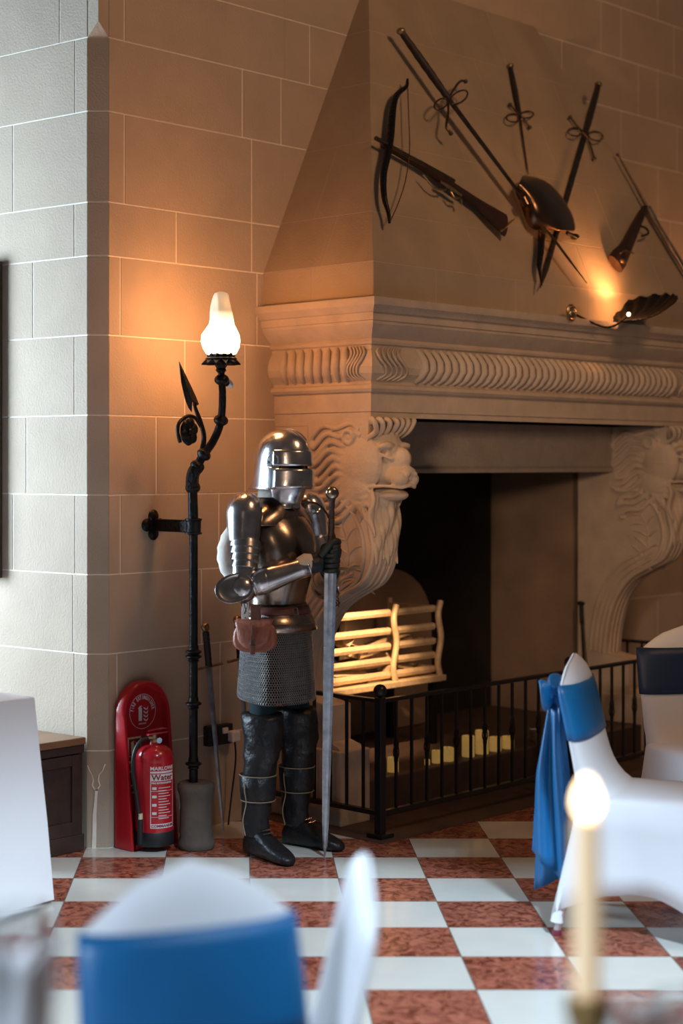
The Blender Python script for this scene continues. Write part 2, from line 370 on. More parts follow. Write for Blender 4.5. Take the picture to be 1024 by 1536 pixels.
# dark stone apron in the floor round the hearth
ap = MB().prism([U(.86, .0, .0), U(.86, .76, .0), U(4.6, .76, .0), U(4.6, .0, .0)], (0, 0, .003)).build('trim_2', M['hearth'], smooth=0); tag(ap, kind='structure')

# ================================================================== FIREPLACE
FP = thing('stone_fireplace', 'large carved sandstone fireplace with sloping hood and lion head brackets', 'fireplace')
UL, UR = .996, 3.69                          # outer faces of the jambs
CW = .15
# hood --------------------------------------------------------------
H0, H1, H2 = 2.30, 2.464, 3.98
UA, UB = .922, 4.612-.842+.0                # hood sides at the foot
UB = UR+(UL-UA)
VF = .655; ku, kv = .482, VF/(H2-H1)
def hu(z, s=0): return UA+max(0, z-H1)*ku if s == 0 else UB-max(0, z-H1)*ku
def hv(z): return VF-max(0, z-H1)*kv
HZ = [2.30, 2.464, 2.70, 3.05, 3.36, 3.65, 3.98]
mb = MB()
hj = [[1.35, 1.95, 2.55, 3.1, 3.5], [1.7, 2.6, 3.3], [1.45, 2.2, 3.0], [1.9, 2.7], [1.6, 2.3, 3.0], [2.0, 2.6]]
nf = (VH*1.0+ZH*kv).normalized(); ns = (-UH*1.0+ZH*ku).normalized()
blockwork(mb, lambda s_, z_, d: U(s_, VF, z_)+VH*d, [(UA, H0), (UB, H0), (UB, H1), (UA, H1)], [H0, H1], [hj[0]], gap=.003, h=.0012)
blockwork(mb, lambda s_, z_, d: U(s_, hv(z_), z_)+nf*d, [(UA, H1), (UB, H1), (hu(H2, 1), H2), (hu(H2), H2)], HZ[1:], hj[1:], gap=.003, h=.0012)
for sd in (0, 1):
    sg = -1 if sd == 0 else 1
    nn = (UH*sg+ZH*ku).normalized()
    uu = UA if sd == 0 else UB
    f1 = lambda s_, z_, d: U(uu, s_, z_)+UH*sg*d
    f2 = lambda s_, z_, d: U(hu(z_, sd), s_, z_)+nn*d
    blockwork(mb, f1, [(0, H0), (VF, H0), (VF, H1), (0, H1)], [H0, H1], [[.3]], gap=.003, h=.0012)
    blockwork(mb, f2, [(0, H1), (VF, H1), (0, H2)], HZ[1:], [[.35], [.2], [], [], []], gap=.003, h=.0012)
mb.build('chimney_hood', [M['hoodstone'], M['mortar2']], FP, smooth=0, recalc=False)
# mantel: moulded profile swept round three sides --------------------
PO = [(.0, 1.80), (.0, 1.822), (.006, 1.826), (.006, 1.905), (.020, 1.912), (.030, 1.925), (.026, 1.938), (.012, 1.946), (.010, 1.957),
      (.016, 1.965), (.040, 1.99), (.050, 2.02), (.046, 2.05), (.034, 2.075), (.022, 2.095), (.022, 2.112), (.032, 2.118), (.036, 2.128), (.030, 2.138),
      (.026, 2.142), (.034, 2.150), (.052, 2.165), (.075, 2.19), (.083, 2.20), (.083, 2.212), (.090, 2.214), (.092, 2.245), (.104, 2.249), (.112, 2.262), (.128, 2.275), (.132, 2.290), (.132, 2.307), (.0, 2.307)]
VM = .577
mb = MB()
rings = []
for (o, z) in PO:
    rings.append([U(UL-o, 0, z), U(UL-o, VM+o, z), U(UR+o, VM+o, z), U(UR+o, 0, z)])
mb.loft(rings, cap0=True, cap1=True, closed=False)
mt = mb.build('mantel', M['carved'], FP, smooth=25)
# gadroons: curved lobes along the bulging frieze
gp = [(.014, 1.962), (.042, 1.985), (.058, 2.018), (.056, 2.05), (.042, 2.08), (.026, 2.104)]
mb = MB()
def gad(fn, lean, w_):
    mb.tube([fn(o, z, lean*math.sin((z-1.96)/.145*math.pi)) for o, z in gp], [w_*.55, w_*.85, w_, w_*.95, w_*.8, w_*.5], n=8)
n = 40
mb = MB()
for i in range(n):
    uu = 1.26+(3.43-1.26)*(i+.5)/n
    gad(lambda o, z, k, uu=uu: U(uu+k, VM+o-.006, z), .016, .021)
mb.build('gadroon_frieze', M['carved'], mt, smooth=60)
for sd in (0, 1):
    mb = MB()
    for i in range(8):
        vv = .06+.42*(i+.5)/8
        if sd: gad(lambda o, z, k, vv=vv: U(UR+o-.006, vv+k, z), .02, .021)
        else: gad(lambda o, z, k, vv=vv: U(UL-o+.006, vv+k, z), .02, .021)
    mb.build('gadroon_frieze', M['carved'], mt, smooth=60)
# acanthus at the corners of the frieze
for (uu, su) in ((UL, 1), (UR, -1)):
    mb = MB()
    for k in range(5):
        t0 = k*.035
        pth = [U(uu+su*(.03+t0), VM+o+.0, z) for o, z in gp]
        pth = bez([U(uu+su*(.02+t0+.03*math.sin(q*1.3)), VM+gp[q][0]-.002, gp[q][1]) for q in range(6)], 4)
        mb.tube(pth, .006, n=6)
        pth = bez([U(uu-su*gp[q][0]+su*.002, VM-.02-t0*.5-.02*math.sin(q*1.3), gp[q][1]) for q in range(6)], 4)
        mb.tube(pth, .006, n=6)
    mb.build('acanthus_carving', M['carved'], mt, smooth=60)
# lintel ------------------------------------------------------------
mb = MB()
mb.prism([U(UL+.1, .22, 1.585), U(UL+.1, .22, 1.80), U(UL+.1, .0, 1.80), U(UL+.1, .0, 1.585)], UH*(UR-UL-.2))
mb.prism([U(UL+.1, .232, 1.553), U(UL+.1, .232, 1.572), U(UL+.1, .222, 1.585), U(UL+.1, .0, 1.585), U(UL+.1, .0, 1.553)], UH*(UR-UL-.2))
mb.build('lintel', M['carved'], FP, smooth=0)
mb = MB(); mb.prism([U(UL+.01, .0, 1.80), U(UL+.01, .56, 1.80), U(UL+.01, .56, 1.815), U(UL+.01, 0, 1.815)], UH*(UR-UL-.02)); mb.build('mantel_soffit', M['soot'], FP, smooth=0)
# jambs with scrolled brackets ----------------------------------------
prof = [(.0, 0), (.40, 0), (.40, .33), (.385, .345), (.33, .36), (.33, .52), (.19, .545)]
sc = bez([(.18, .545, 0), (.20, .70, 0), (.245, .84, 0), (.33, .955, 0), (.44, 1.02, 0), (.54, 1.075, 0), (.592, 1.16, 0), (.60, 1.25, 0), (.575, 1.35, 0), (.54, 1.44, 0), (.55, 1.56, 0), (.565, 1.80, 0)], 6)
poly = prof[:6]+[(p[0], p[1]) for p in sc]+[(0, 1.80)]
def pathoff(P, d):
    out = []
    for i, p in enumerate(P):
        t = (P[min(i+1, len(P)-1)]-P[max(i-1, 0)]).normalized(); out.append(p+Vector((-t.y, t.x, 0))*d)
    return out
def jamb(u0, outer):                         # outer=True: left jamb, seen from its outer side
    mb = MB()
    mb.prism([U(u0, v, z) for v, z in poly], UH*CW)
    j = mb.build('jamb', M['carved'], FP, smooth=0)
    # flat raised panel border and masonry joints
    mb = MB()
    lower = [p for p in sc if p.y < 1.06]
    full = [p for p in sc if p.y < 1.34]
    for s_, fu in ((-1, u0), (1, u0+CW)):
        # rim round the scroll, then three flutes down the stem
        mb.tube([U(fu, p.x, p.y) for p in pathoff(full, .012)], .011, n=8)
        for k in (1, 2, 3):
            mb.tube([U(fu, p.x, p.y) for p in pathoff(lower, .012+k*.03)], .0085, n=8)
        # inner curl of the scroll
        inn = bez([(.43, 1.035, 0), (.50, 1.09, 0), (.535, 1.17, 0), (.535, 1.26, 0), (.49, 1.36, 0), (.40, 1.44, 0), (.32, 1.46, 0)], 8)
        mb.tube([U(fu, p.x, p.y) for p in inn], .010, n=8)
        # broad leaf filling the scroll
        mid = bez([(.36, .98, 0), (.42, 1.08, 0), (.45, 1.20, 0), (.41, 1.32, 0), (.33, 1.42, 0)], 6)
        mb.tube([U(fu, p.x, p.y) for p in mid], .006, n=6)
        for q in range(3, 21, 3):
            p = mid[q]; t = (mid[q+1]-mid[q-1]).normalized(); nrm = Vector((-t.y, t.x, 0))
            for sg, L_ in ((-1, .075), (1, .10)):
                e = p+nrm*sg*L_+t*.035
                mb.tube([U(fu, *(p.lerp(e, k/4)+t*.012*math.sin(k/4*math.pi))[:2]) for k in range(5)], [.005, .006, .006, .005, .002], n=6)
        # panel line towards the wall
        mb.tube([U(fu, .205, 1.48), U(fu, .205, 1.77)], .004, n=6)
        mb.tube([U(fu, .205, 1.77), U(fu, .01, 1.77)], .004, n=6)
    # fluted front of the bracket
    for k in range(3):
        ff = u0+CW*(k+1)/4
        mb.tube([U(ff, p.x, p.y) for p in full], .008, n=6)
    mb.build('scroll_carving', M['carved'], j, smooth=60)
    mb = MB()
    mb.box(U(u0+CW/2, .21, .165), (CW+.05, .43, .33), Matrix.Rotation(math.pi/4, 3, 'Z'))
    mb.build('plinth', M['carved'], j, smooth=0, bevel=.008)
    return j
JL = jamb(UL, True); JR = jamb(UR-CW-.082, False)
# inner masonry behind the right bracket, the cheeks, back and hearth
mb = MB()
mb.prism([U(UL, -.62, 0), U(UL, .0, 0), U(UL+CW, .0, 0), U(UL+CW, -.62, 0)], (0, 0, 1.9))
mb.build('firebox_cheek', M['cheek'], FP, smooth=0)
mb = MB()
mb.prism([U(UR-CW-.082, -.62, 0), U(UR-CW-.082, -.035, 0), U(UR, -.035, 0), U(UR, -.62, 0)], (0, 0, 1.9))
mb.build('firebox_cheek', M['cheek'], FP, smooth=0)
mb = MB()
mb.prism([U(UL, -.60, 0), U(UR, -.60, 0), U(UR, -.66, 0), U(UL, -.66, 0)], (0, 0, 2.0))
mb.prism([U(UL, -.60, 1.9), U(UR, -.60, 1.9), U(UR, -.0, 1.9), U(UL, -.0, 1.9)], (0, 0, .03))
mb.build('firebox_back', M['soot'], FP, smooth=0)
mb = MB(); mb.prism([U(UL+CW, -.6, 0), U(UL+CW, .42, 0), U(UR-CW-.082, .42, 0), U(UR-CW-.082, -.6, 0)], (0, 0, .18)); mb.build('hearth_slab', M['hearth'], FP, smooth=0, bevel=.008)
# arched cast iron fireback
mb = MB(); pts = []
for k in range(17):
    t = math.pi*k/16; pts.append(U(2.32+.36*math.cos(t), -.42, .72+.32*math.sin(t)))
mb.prism([U(2.68, -.42, .18)]+pts+[U(1.96, -.42, .18)], VH*-.05)
mb.build('fireback', M['cheek'], FP, smooth=30, bevel=.01)
# lion heads ----------------------------------------------------------
def lion(u0):
    mb = MB(); uc = u0+CW/2+.035
    def P(x, y, z): return U(uc+x, y, z)
    rot = Matrix.Rotation(math.pi/4, 3, 'Z')     # local x -> u ; local -y -> v
    def E(x, y, z, rx, ry, rz, tilt=0):
        r = rot @ Matrix.Rotation(tilt, 3, 'X'); mb.ell(P(x, y, z), (rx, ry, rz), r, 16, 10)
    E(0, .42, 1.62, .122, .20, .155)              # skull
    E(0, .54, 1.665, .098, .10, .09)              # forehead
    E(0, .55, 1.575, .100, .10, .085)             # cheeks
    E(0, .60, 1.60, .055, .11, .070, -.35)        # bridge of the nose
    E(0, .64, 1.545, .072, .075, .048)            # muzzle
    E(0, .695, 1.562, .042, .026, .026)           # nose tip
    for s_ in (-1, 1):
        E(s_*.034, .675, 1.530, .042, .042, .036)
        E(s_*.055, .615, 1.672, .045, .034, .020, -.25)
        E(s_*.054, .630, 1.640, .018, .014, .013)
        mb.tube(bez([P(s_*.030, .650, 1.628), P(s_*.055, .647, 1.620), P(s_*.085, .615, 1.638)], 5), .008, n=7)
        mb.tube([P(s_*(.125+.004*math.sin(q)), .46+.028*math.cos(q), 1.715+.028*math.sin(q)) for q in [k*math.pi/6 for k in range(12)]], .011, n=8, closed=True)
        E(s_*.110, .46, 1.715, .02, .02, .02)
        E(s_*.024, .712, 1.553, .015, .012, .011)
        mb.tube(bez([P(0, .708, 1.506), P(s_*.045, .695, 1.496), P(s_*.080, .63, 1.502), P(s_*.105, .55, 1.497)], 5), .008, n=7)
    E(0, .60, 1.462, .065, .085, .030)                # chin and lower lip
    E(0, .50, 1.44, .09, .12, .07)
    for s_ in (-1, 1):
        E(s_*.085, .50, 1.60, .050, .12, .13); E(s_*.095, .47, 1.50, .035, .10, .09)
    # forehead curls
    for i in range(7):
        x = (i-3)*.032; 
        mb.tube(bez([P(x, .52, 1.70), P(x*1.1, .60+.0*abs(i-3), 1.735), P(x*1.35, .635-.006*abs(i-3), 1.775), P(x*1.5+.01, .60, 1.792), P(x*1.4+.012, .585, 1.77)], 5), [.013]*5*4+[.006], n=8)
    # mane locks sweeping back over both faces, wavy and curled at the tips
    for s_ in (-1, 1):
        xb = (u0-.004-uc) if s_ < 0 else (u0+CW+.004-uc)
        for i in range(11):
            z0 = 1.745-.031*i; a0 = .51+.012*math.sin(i)+(.012*max(0, i-5)); end = .235+.01*(i % 3)+.012*max(0, i-6)
            pts = []
            dr = -.02-.008*i
            for k in range(15):
                t = k/14; v_ = lerp(a0, end, t); z_ = z0+.03*math.sin(t*math.pi*1.0)*(1.2-.12*i)+dr*t*1.2+.014*math.sin(t*math.pi*3.2+i*.5)
                pts.append(P(lerp(s_*.105, xb, min(1, t*1.6)), v_, z_))
            q0 = pts[-1]
            for k in range(1, 7):
                an = k*.8; pts.append(q0+VH*(.013*math.sin(an)*-1)+ZH*(.013*(1-math.cos(an))*(1 if i % 2 else -1)))
            mb.tube(pts, [.013]*15+[.011, .010, .009, .008, .007, .006], n=8)
    # beard flowing down the front of the bracket
    for i in range(9):
        x = (i-4)*.024
        pts = []
        for k in range(16):
            t = k/15; z_ = lerp(1.475, 1.16-.012*abs(i-4)*0+.02*(i % 2), t)
            bx = x*(1-.25*t)-.035*t
            vv = .60+.010*math.sin(t*9+i*1.3) - .0*t + (.0 if t > .2 else 0)-.012*abs(i-4)*(1-t)
            vv = min(vv, .625)
            pts.append(P(bx, vv, z_))
        mb.tube(pts, [.015]*12+[.013, .010, .008, .005], n=8)
    for s_ in (-1, 1):                                  # beard over the side
        for i in range(5):
            pts = []
            for k in range(12):
                t = k/11; pts.append(P(lerp(s_*.10, (u0-uc if s_ < 0 else u0+CW-uc), min(1, t*2)), .57-.035*i+.012*math.sin(t*8+i)+.02*t, 1.48-(.20-.03*i)*t))
            mb.tube(pts, [.013]*9+[.010, .007, .004], n=8)
    o = mb.build('lion_head', M['carved'], FP, smooth=60, remesh=.0045, recalc=False)
    sm = o.modifiers.new('sm', 'SMOOTH'); sm.factor = .5; sm.iterations = 2
    return o
L1 = lion(UL); L2 = lion(UR-CW-.082)
# ================================================================== FIRE GRATE, CANDLES ON THE HEARTH
G = thing('fire_grate', 'pale steel fire basket with horizontal bars standing in the firebox', 'fire grate', U(2.15, -.1, .18), math.pi/4)
def gl(u, v, z): return Vector((u-2.15, -(v+.1), z-.18))   # grate's own frame: x along u, -y towards the room
posts = [1.28, 1.82, 2.17]
for k, z in enumerate([.56, .63, .70, .775, .865]):
    for i in range(2):
        a_, b_ = posts[i]+.018, posts[i+1]-.018
        MB().prism([gl(a_, .0, z-.018), gl(a_, .0, z+.018), gl(a_, .014, z+.015), gl(a_, .020, z), gl(a_, .014, z-.015)], Vector((b_-a_, 0, 0))).build('grate_bar', M['grate'], G, smooth=30)
for i, u in enumerate(posts):
    sw = .018
    pth = bez([gl(u, .02, .50), gl(u, .03, .53), gl(u-.015, .03, .60), gl(u+.01, .03, .72), gl(u-.012, .03, .83), gl(u+.02, .02, .90)], 6)
    MB().tube(pth, .016, n=8).build('grate_upright', M['grate'], G, smooth=60)
MB().box(gl(1.725, -.16, .50), (.90, .30, .02)).build('grate_floor', M['grate'], G, smooth=0, bevel=.003)
for u in (1.28, 2.17):
    for z in (.56, .70, .865): MB().box(gl(u, -.15, z), (.022, .30, .022)).build('side_bar', M['grate'], G, smooth=0)
    MB().tube([gl(u, -.30, .18), gl(u, -.30, .90)], .014, n=8).build('rear_upright', M['grate'], G, smooth=60)
MB().box(gl(1.725, .02, .515), (.94, .07, .03)).build('front_rail', M['grate'], G, smooth=0, bevel=.004)
for u in (1.30, 2.15):
    for v in (.0, -.28): MB().box(gl(u, v, .34), (.035, .035, .32)).build('leg', M['iron'], G, smooth=0, bevel=.003)
random.seed(11)
lg = []
spots = [(1.62, -.10, .545, .30, 8), (1.80, -.17, .60, .34, -18), (2.00, -.09, .55, .28, 14), (1.70, -.14, .67, .26, 30), (1.95, -.12, .69, .24, -30), (1.48, -.17, .62, .26, 10), (2.02, -.20, .62, .22, 60), (1.56, -.08, .74, .16, 55)]
for i, (u, v, z, L_, an) in enumerate(spots):
    mb = MB(); rot = Matrix.Rotation(math.radians(an*.35), 3, 'Y') @ Matrix.Rotation(math.radians(an), 3, 'Z')
    hx = L_/2; r = .038
    sec = [(math.cos(q)*r*random.uniform(.8, 1.1), math.sin(q)*r*random.uniform(.8, 1.1)) for q in [-.2, .7, 1.6, 2.5, 3.3, 4.2, 5.2]]
    ringz = [[rot @ Vector((x, y*k2, zz*k2)) for y, zz in sec] for x, k2 in ((-hx, .92), (-hx*.5, 1.05), (0, 1), (hx*.5, 1.04), (hx, .85))]
    mb.loft(ringz)
    o = mb.build('split_log', M['log'], smooth=25); o.location = U(u, v, z); o.rotation_euler = (0, 0, math.pi/4)
    tag(o, 'pale split birch log lying behind the bars of the fire grate', 'log', 'split logs in the fire grate')
# amber pillar candles along the hearth edge
cl = [((580, 598), 1141, 1163, 'short amber pillar candle nearest the fender corner post, dimly lit'), ((636, 645), 1147, 1155, 'very small amber candle stub on the hearth'),
      ((647, 661), 1133, 1152, 'small amber pillar candle beside a taller one on the hearth'), ((659, 681), 1128, 1148, 'medium amber pillar candle overlapping a shorter one on its left'),
      ((692, 712), 1112, 1143, 'tall amber pillar candle at the left of the bright trio on the hearth'), ((712, 733), 1106, 1141, 'tallest amber pillar candle on the hearth'),
      ((733, 752), 1115, 1136, 'mid-height amber pillar candle just right of the tallest one'), ((752, 771), 1113, 1131, 'low broad amber pillar candle at the far right of the candle row')]
for (x0, x1), y0, y1, lab in cl:
    p = hit((x0+x1)/2, y1-1, U(0, .36, 0), VH); Y = p.y; r = (x1-x0)/FPX*Y/2*.96; h = (y1-y0)/FPX*Y
    mb = MB(); mb.lathe([(r*.96, 0), (r, .004), (r, h-.006), (r*.95, h), (r*.80, h-.002), (r*.7, h-.010), (0, h-.012)], n=24)
    o = mb.build('pillar_candle', M['ledwax'], smooth=50); o.location = (p.x, p.y, .181); tag(o, lab, 'candle', 'amber pillar candles on the hearth')
    MB().tube([(0, 0, h-.014), (.001, 0, h+.006)], .0012, n=5).build('wick', M['rubber'], o, smooth=60)
# small glinting glass on the hearth
p = hit(802, 1112, U(0, .33, 0), VH)
o = MB().lathe([(.022, 0), (.026, .004), (.028, .05), (.030, .062), (.026, .062), (.024, .02), (0, .012)], n=20).build('tealight_holder', M['chrome'], smooth=50)
o.location = (p.x, p.y, .181); tag(o, 'small shiny tealight holder at the right end of the hearth', 'candle holder')
MB().lathe([(.018, .013), (.018, .030), (0, .030)], n=16).build('tealight', M['flame'], o, smooth=50)
# poker leaning in the right corner of the fireplace
mb = MB(); a_ = hit(884, 1006, U(3.44, 0, 0), UH); 
p0 = U(3.40, .05, .18); p1 = U(3.44, .03, 1.05)
q1 = hit(871, 905, U(3.44, 0, 0), UH)
p1 = q1; p0 = U(3.30, .16, .18)
o = MB().tube([p0, p1], .008, n=8).build('fire_poker', M['iron'], smooth=60); tag(o, 'long black iron poker leaning against the inside of the right jamb', 'poker')
MB().ell(p1, (.022, .022, .014)).tube([p1, p1-(p1-p0).normalized()*.12], .012, n=8).build('handle', M['iron'], o, smooth=60)
# ================================================================== FENDER
FD = thing('hearth_fender', 'black iron railing fender with ball topped posts round the hearth', 'fender', U(.943, .675, 0), math.pi/4)
def fl_(u, v, z): return Vector((u-.943, -(v-.675), z))
FR = 3.80
def fpost(u, v):
    mb = MB(); mb.box(fl_(u, v, .30), (.036, .036, .60)); o = mb.build('post', M['ironpaint'], FD, smooth=0, bevel=.003)
    MB().ell(fl_(u, v, .628), .029, n=20, m=14).lathe([(.02, .595), (.012, .60), (.012, .61)], fl_(u, v, 0), n=14).build('ball_finial', M['ironpaint'], o, smooth=60)
    MB().box(fl_(u, v, .012), (.085, .085, .018)).build('foot_plate', M['ironpaint'], o, smooth=0, bevel=.003)
for u, v in ((.943, .675), (2.372, .675), (FR, .675)): fpost(u, v)
for z in (.585, .105):
    hh = .016 if z > .3 else .02
    MB().box(fl_((.943+FR)/2, .675, z), (FR-.943, .030, hh)).build('rail', M['ironpaint'], FD, smooth=0, bevel=.002)
    for u in (.943, FR): MB().box(fl_(u, .36, z), (.030, .63, hh)).build('side_rail', M['ironpaint'], FD, smooth=0, bevel=.002)
def bar(u, v, tw):
    mb = MB(); mb.box(fl_(u, v, .345), (.011, .011, .47), Matrix.Rotation(0, 3, 'Z'))
    o = mb.build('baluster', M['ironpaint'], FD, smooth=0)
    if tw:
        mb = MB()
        for k in range(4):
            pts = [fl_(u, v, .36)+Vector((.012*math.sin(math.pi*t)*math.cos(k*math.pi/2+t*5), .012*math.sin(math.pi*t)*math.sin(k*math.pi/2+t*5), -.07+.14*t)) for t in [q/12 for q in range(13)]]
            mb.tube(pts, .003, n=5)
        mb.build('basket_twist', M['ironpaint'], o, smooth=60)
n = 27
for i in range(1, n):
    u = .943+(FR-.943)*i/n
    if abs(u-2.372) > .04: bar(u, .675, i % 2 == 1)
for u in (.943, FR):
    for i in range(1, 7): bar(u, .675-.095*i, False)

# ================================================================== TORCHERE LAMPS
def torch(loc, rz, label, full=True):
    T = thing('torch_lamp', label, 'lamp', loc, rz, 'wrought iron torch lamps beside the fireplace')
    I = M['iron']
    # own frame: x along the wall, -y away from it
    def q(px, v, py): return ((px-290-291*v)/271, -v, 1.6-(py-695)/361)
    MB().tube([(0, 0, .03), (0, 0, 1.36)], .0185, n=12).build('pole', I, T, smooth=60)
    for z in (.815, .795, .60, .35):
        MB().lathe([(.019, z-.02), (.024, z-.015), (.020, z-.008), (.034, z), (.034, z+.006), (.022, z+.012), (.020, z+.03)], n=18).build('collar', I, T, smooth=50)
    trunk = bez([(0, 0, 1.34), q(289, 0, 755), q(289, .0, 730), q(294, .01, 705), q(305, .03, 685), q(322, .05, 662), q(334, .07, 635), q(338, .09, 600), q(337, .10, 570), q(336, .10, 556)], 7)
    MB().tube(trunk, [lerp(.022, .014, i/(len(trunk)-1)) for i in range(len(trunk))], n=12).build('branch', I, T, smooth=60)
    MB().tube(bez([q(290, 0, 738), q(288, .0, 722), q(291, .01, 708), q(298, .02, 700)], 5), [.024, .030, .032, .030]+[.027]*12, n=8).build('bark_knot', I, T, smooth=20)
    for k in (23, 29, 43, 56):
        p = trunk[k]; t = (trunk[k+1]-trunk[k-1]).normalized()
        MB().tube([p-t*.020, p-t*.012, p-t*.004, p+t*.004, p+t*.012, p+t*.020], [.018, .027, .031, .031, .027, .018], n=14).build('knot', I, T, smooth=40)
    shoot = bez([q(298, .02, 698), q(303, .02, 680), q(307, .02, 655), q(301, .01, 632), q(294, .0, 615), q(291, 0, 605)], 7)
    MB().tube(shoot, [lerp(.013, .007, i/(len(shoot)-1)) for i in range(len(shoot))], n=10).build('shoot', I, T, smooth=60)
    curl = bez([q(302, .01, 640), q(293, .01, 627), q(281, .01, 625), q(269, .01, 634), q(266, .01, 648), q(270, .01, 664)], 7)
    MB().tube(curl, .008, n=8).build('tendril', I, T, smooth=60)
    mb = MB(); fc = Vector(q(283, .02, 648))
    mb.ell(fc, (.046, .012, .056), n=20, m=10)
    for k in range(6):
        w_ = k*math.pi/3+.3; mb.ell(fc+Vector((.026*math.cos(w_), -.006, .034*math.sin(w_))), (.023, .010, .025), n=12, m=8)
    mb.ell(fc+Vector((0, -.012, 0)), (.014, .010, .014)); mb.build('flower', I, T, smooth=60)
    A = [(268, 544), (281, 570), (292, 592), (298, 606), (292, 610), (288, 602), (287, 618), (282, 612), (277, 600), (271, 575)]
    V = [Vector(q(x, .0, y)) for x, y in A]; V += [Vector(q(279, .012, 578)), Vector(q(288, .018, 600))]
    mb = MB(); mb.add(V, [(0, 1, 10), (1, 2, 11, 10), (2, 3, 11), (3, 4, 11), (4, 5, 11), (5, 6, 11), (6, 7, 11), (7, 8, 11), (8, 9, 10, 11), (9, 0, 10)])
    mb.build('leaf', I, T, smooth=0, solid=.004)
    by = .235; bz_ = 1.338
    MB().box((0, by/2, bz_), (.036, by, .052)).build('wall_arm', I, T, smooth=0, bevel=.004)
    mb = MB()
    for dx, dz in ((0, .038), (0, -.038), (.038, 0), (-.038, 0), (0, 0)): mb.lathe([(.026, -.0), (.028, .006), (.022, .014), (.0, .016)], n=16, rot=Matrix.Rotation(math.pi/2, 3, 'X'), c=(dx, by+.018, bz_+dz))
    mb.build('quatrefoil_plate', I, T, smooth=50)
    MB().lathe([(.022, bz_-.035), (.036, bz_-.032), (.036, bz_-.025), (.031, bz_-.022), (.032, bz_+.022), (.036, bz_+.025), (.036, bz_+.032), (.022, bz_+.035)], n=22).build('clamp', I, T, smooth=40)
    cx, cy, cz = q(336, .10, 556)
    mb = MB(); mb.lathe([(.014, cz-.01), (.022, cz), (.018, cz+.008), (.026, cz+.022), (.036, cz+.032), (.062, cz+.042), (.066, cz+.048), (.056, cz+.054), (.056, cz+.064), (.050, cz+.064), (.050, cz+.055), (0, cz+.055)], (cx, cy, 0), n=26)
    for k in range(12):
        w_ = k*math.pi/6; d = Vector((math.cos(w_), math.sin(w_), 0)); e = Vector((-math.sin(w_), math.cos(w_), 0)); c0 = Vector((cx, cy, 0))
        r_, z_, ww = .066, cz+.042, .014
        mb.add([c0+d*.03+ZH*(cz+.022)-e*ww, c0+d*.03+ZH*(cz+.022)+e*ww, c0+d*r_+ZH*z_+e*ww, c0+d*(r_+.018)+ZH*(z_-.018), c0+d*r_+ZH*z_-e*ww], [(0, 1, 2, 3, 4)])
        mb.add([c0+d*.056+ZH*(cz+.055)-e*.012, c0+d*.056+ZH*(cz+.055)+e*.012, c0+d*.062+ZH*(cz+.082)], [(0, 1, 2)])
    mb.build('leaf_cup', I, T, smooth=30, solid=.002)
    MB().ell((cx+.03, cy, cz-.05), (.016, .012, .016)).tube([(cx+.005, cy, cz-.05), (cx+.035, cy, cz-.05)], .006, n=8).build('tap', I, T, smooth=60)
    td = MB().lathe([(.020, -.002), (.020, .002)], (cx+.052, cy, cz-.055), n=18, rot=Matrix.Rotation(1.1, 3, 'Y')).build('tap_disc', M['white'], T, smooth=30); td['label'] = 'small white disc'
    pr = [(.046, .0), (.062, .012), (.076, .038), (.080, .065), (.076, .092), (.064, .115), (.053, .135), (.049, .155), (.047, .18), (.042, .205), (.036, .232), (.032, .252), (.026, .263), (.010, .268)]
    g0 = MB().lathe(pr, (0, 0, 0), n=40, wob=lambda w_, z: 1+.05*math.sin(5*w_+z*38)+.03*math.sin(3*w_-z*55)+.02*math.sin(9*w_))
    o = g0.build('flame_glass', M['glassglow'], T, smooth=70); o.location = (cx, cy, cz+.056)
    MB().lathe([(.072, 0.002), (.078, .01), (.078, .03), (.068, .05), (.066, .18), (.070, .22), (.078, .245), (.078, .265), (.07, .275), (.0195, .276)], (.015, 0, 0), n=28).build('stone_drum', M['drum'], T, smooth=40)
    return T
for u_, lab in ((.2442, 'wrought iron torch lamp with glowing flame glass left of the fireplace'), ):
    torch(U(u_, .2546, 0), math.pi/4, lab)
TW = U(.2442+.063, .2546+.10, 2.14)
T2 = torch(U(4.42, .2546, 0), math.pi/4, 'dark wrought iron torch lamp at the right edge beyond the fireplace')
TW2 = U(4.42+.063, .2546+.10, 2.14)
# lights of the lamps themselves
TORCH_POWER = 50
point('torch_bulb', TW+Vector((0, 0, .02)), TORCH_POWER, WARM, .098)
point('torch_bulb', TW2+Vector((0, 0, .02)), TORCH_POWER*.8, WARM, .098)

# ================================================================== WEAPONS ON THE HOOD
HP = U(0, VF, H1)
def hp(px, py, off=.0):                       # a picture point on the hood's sloping front, lifted off it
    return hit(px, py, HP+nf*off, nf)
def chain(pts, off): return [hp(x, y, off) for x, y in pts]
def scl(px, py): return hp(px, py).y/FPX      # metres per picture pixel there
def flatbar(mb, pts, widths, off, th=.006, mi=0, ridge=True):
    P = chain(pts, off); n = len(P); rings = []
    for i, p in enumerate(P):
        t = (P[min(i+1, n-1)]-P[max(i-1, 0)]).normalized(); s_ = nf.cross(t).normalized(); w_ = widths[i]/2
        rings.append([p-s_*w_, p-s_*w_*.3+nf*th*.45, p+nf*th*.5*(1 if ridge else .9), p+s_*w_*.3+nf*th*.45, p+s_*w_, p-nf*th*.4])
    return mb.loft(rings, mi=mi)
def lin(a, b_, n): return [(lerp(a[0], b_[0], i/(n-1)), lerp(a[1], b_[1], i/(n-1))) for i in range(n)]
def origin_to(o, p):                          # put the thing's origin at p without moving its mesh
    o.data.transform(Matrix.Translation(-Vector(p))); o.location = p
def loops(mb, c, ax, off, r1, r2, th=.004):
    # two side rings of a guard, c centre px, ax angle of the blade in the picture
    return
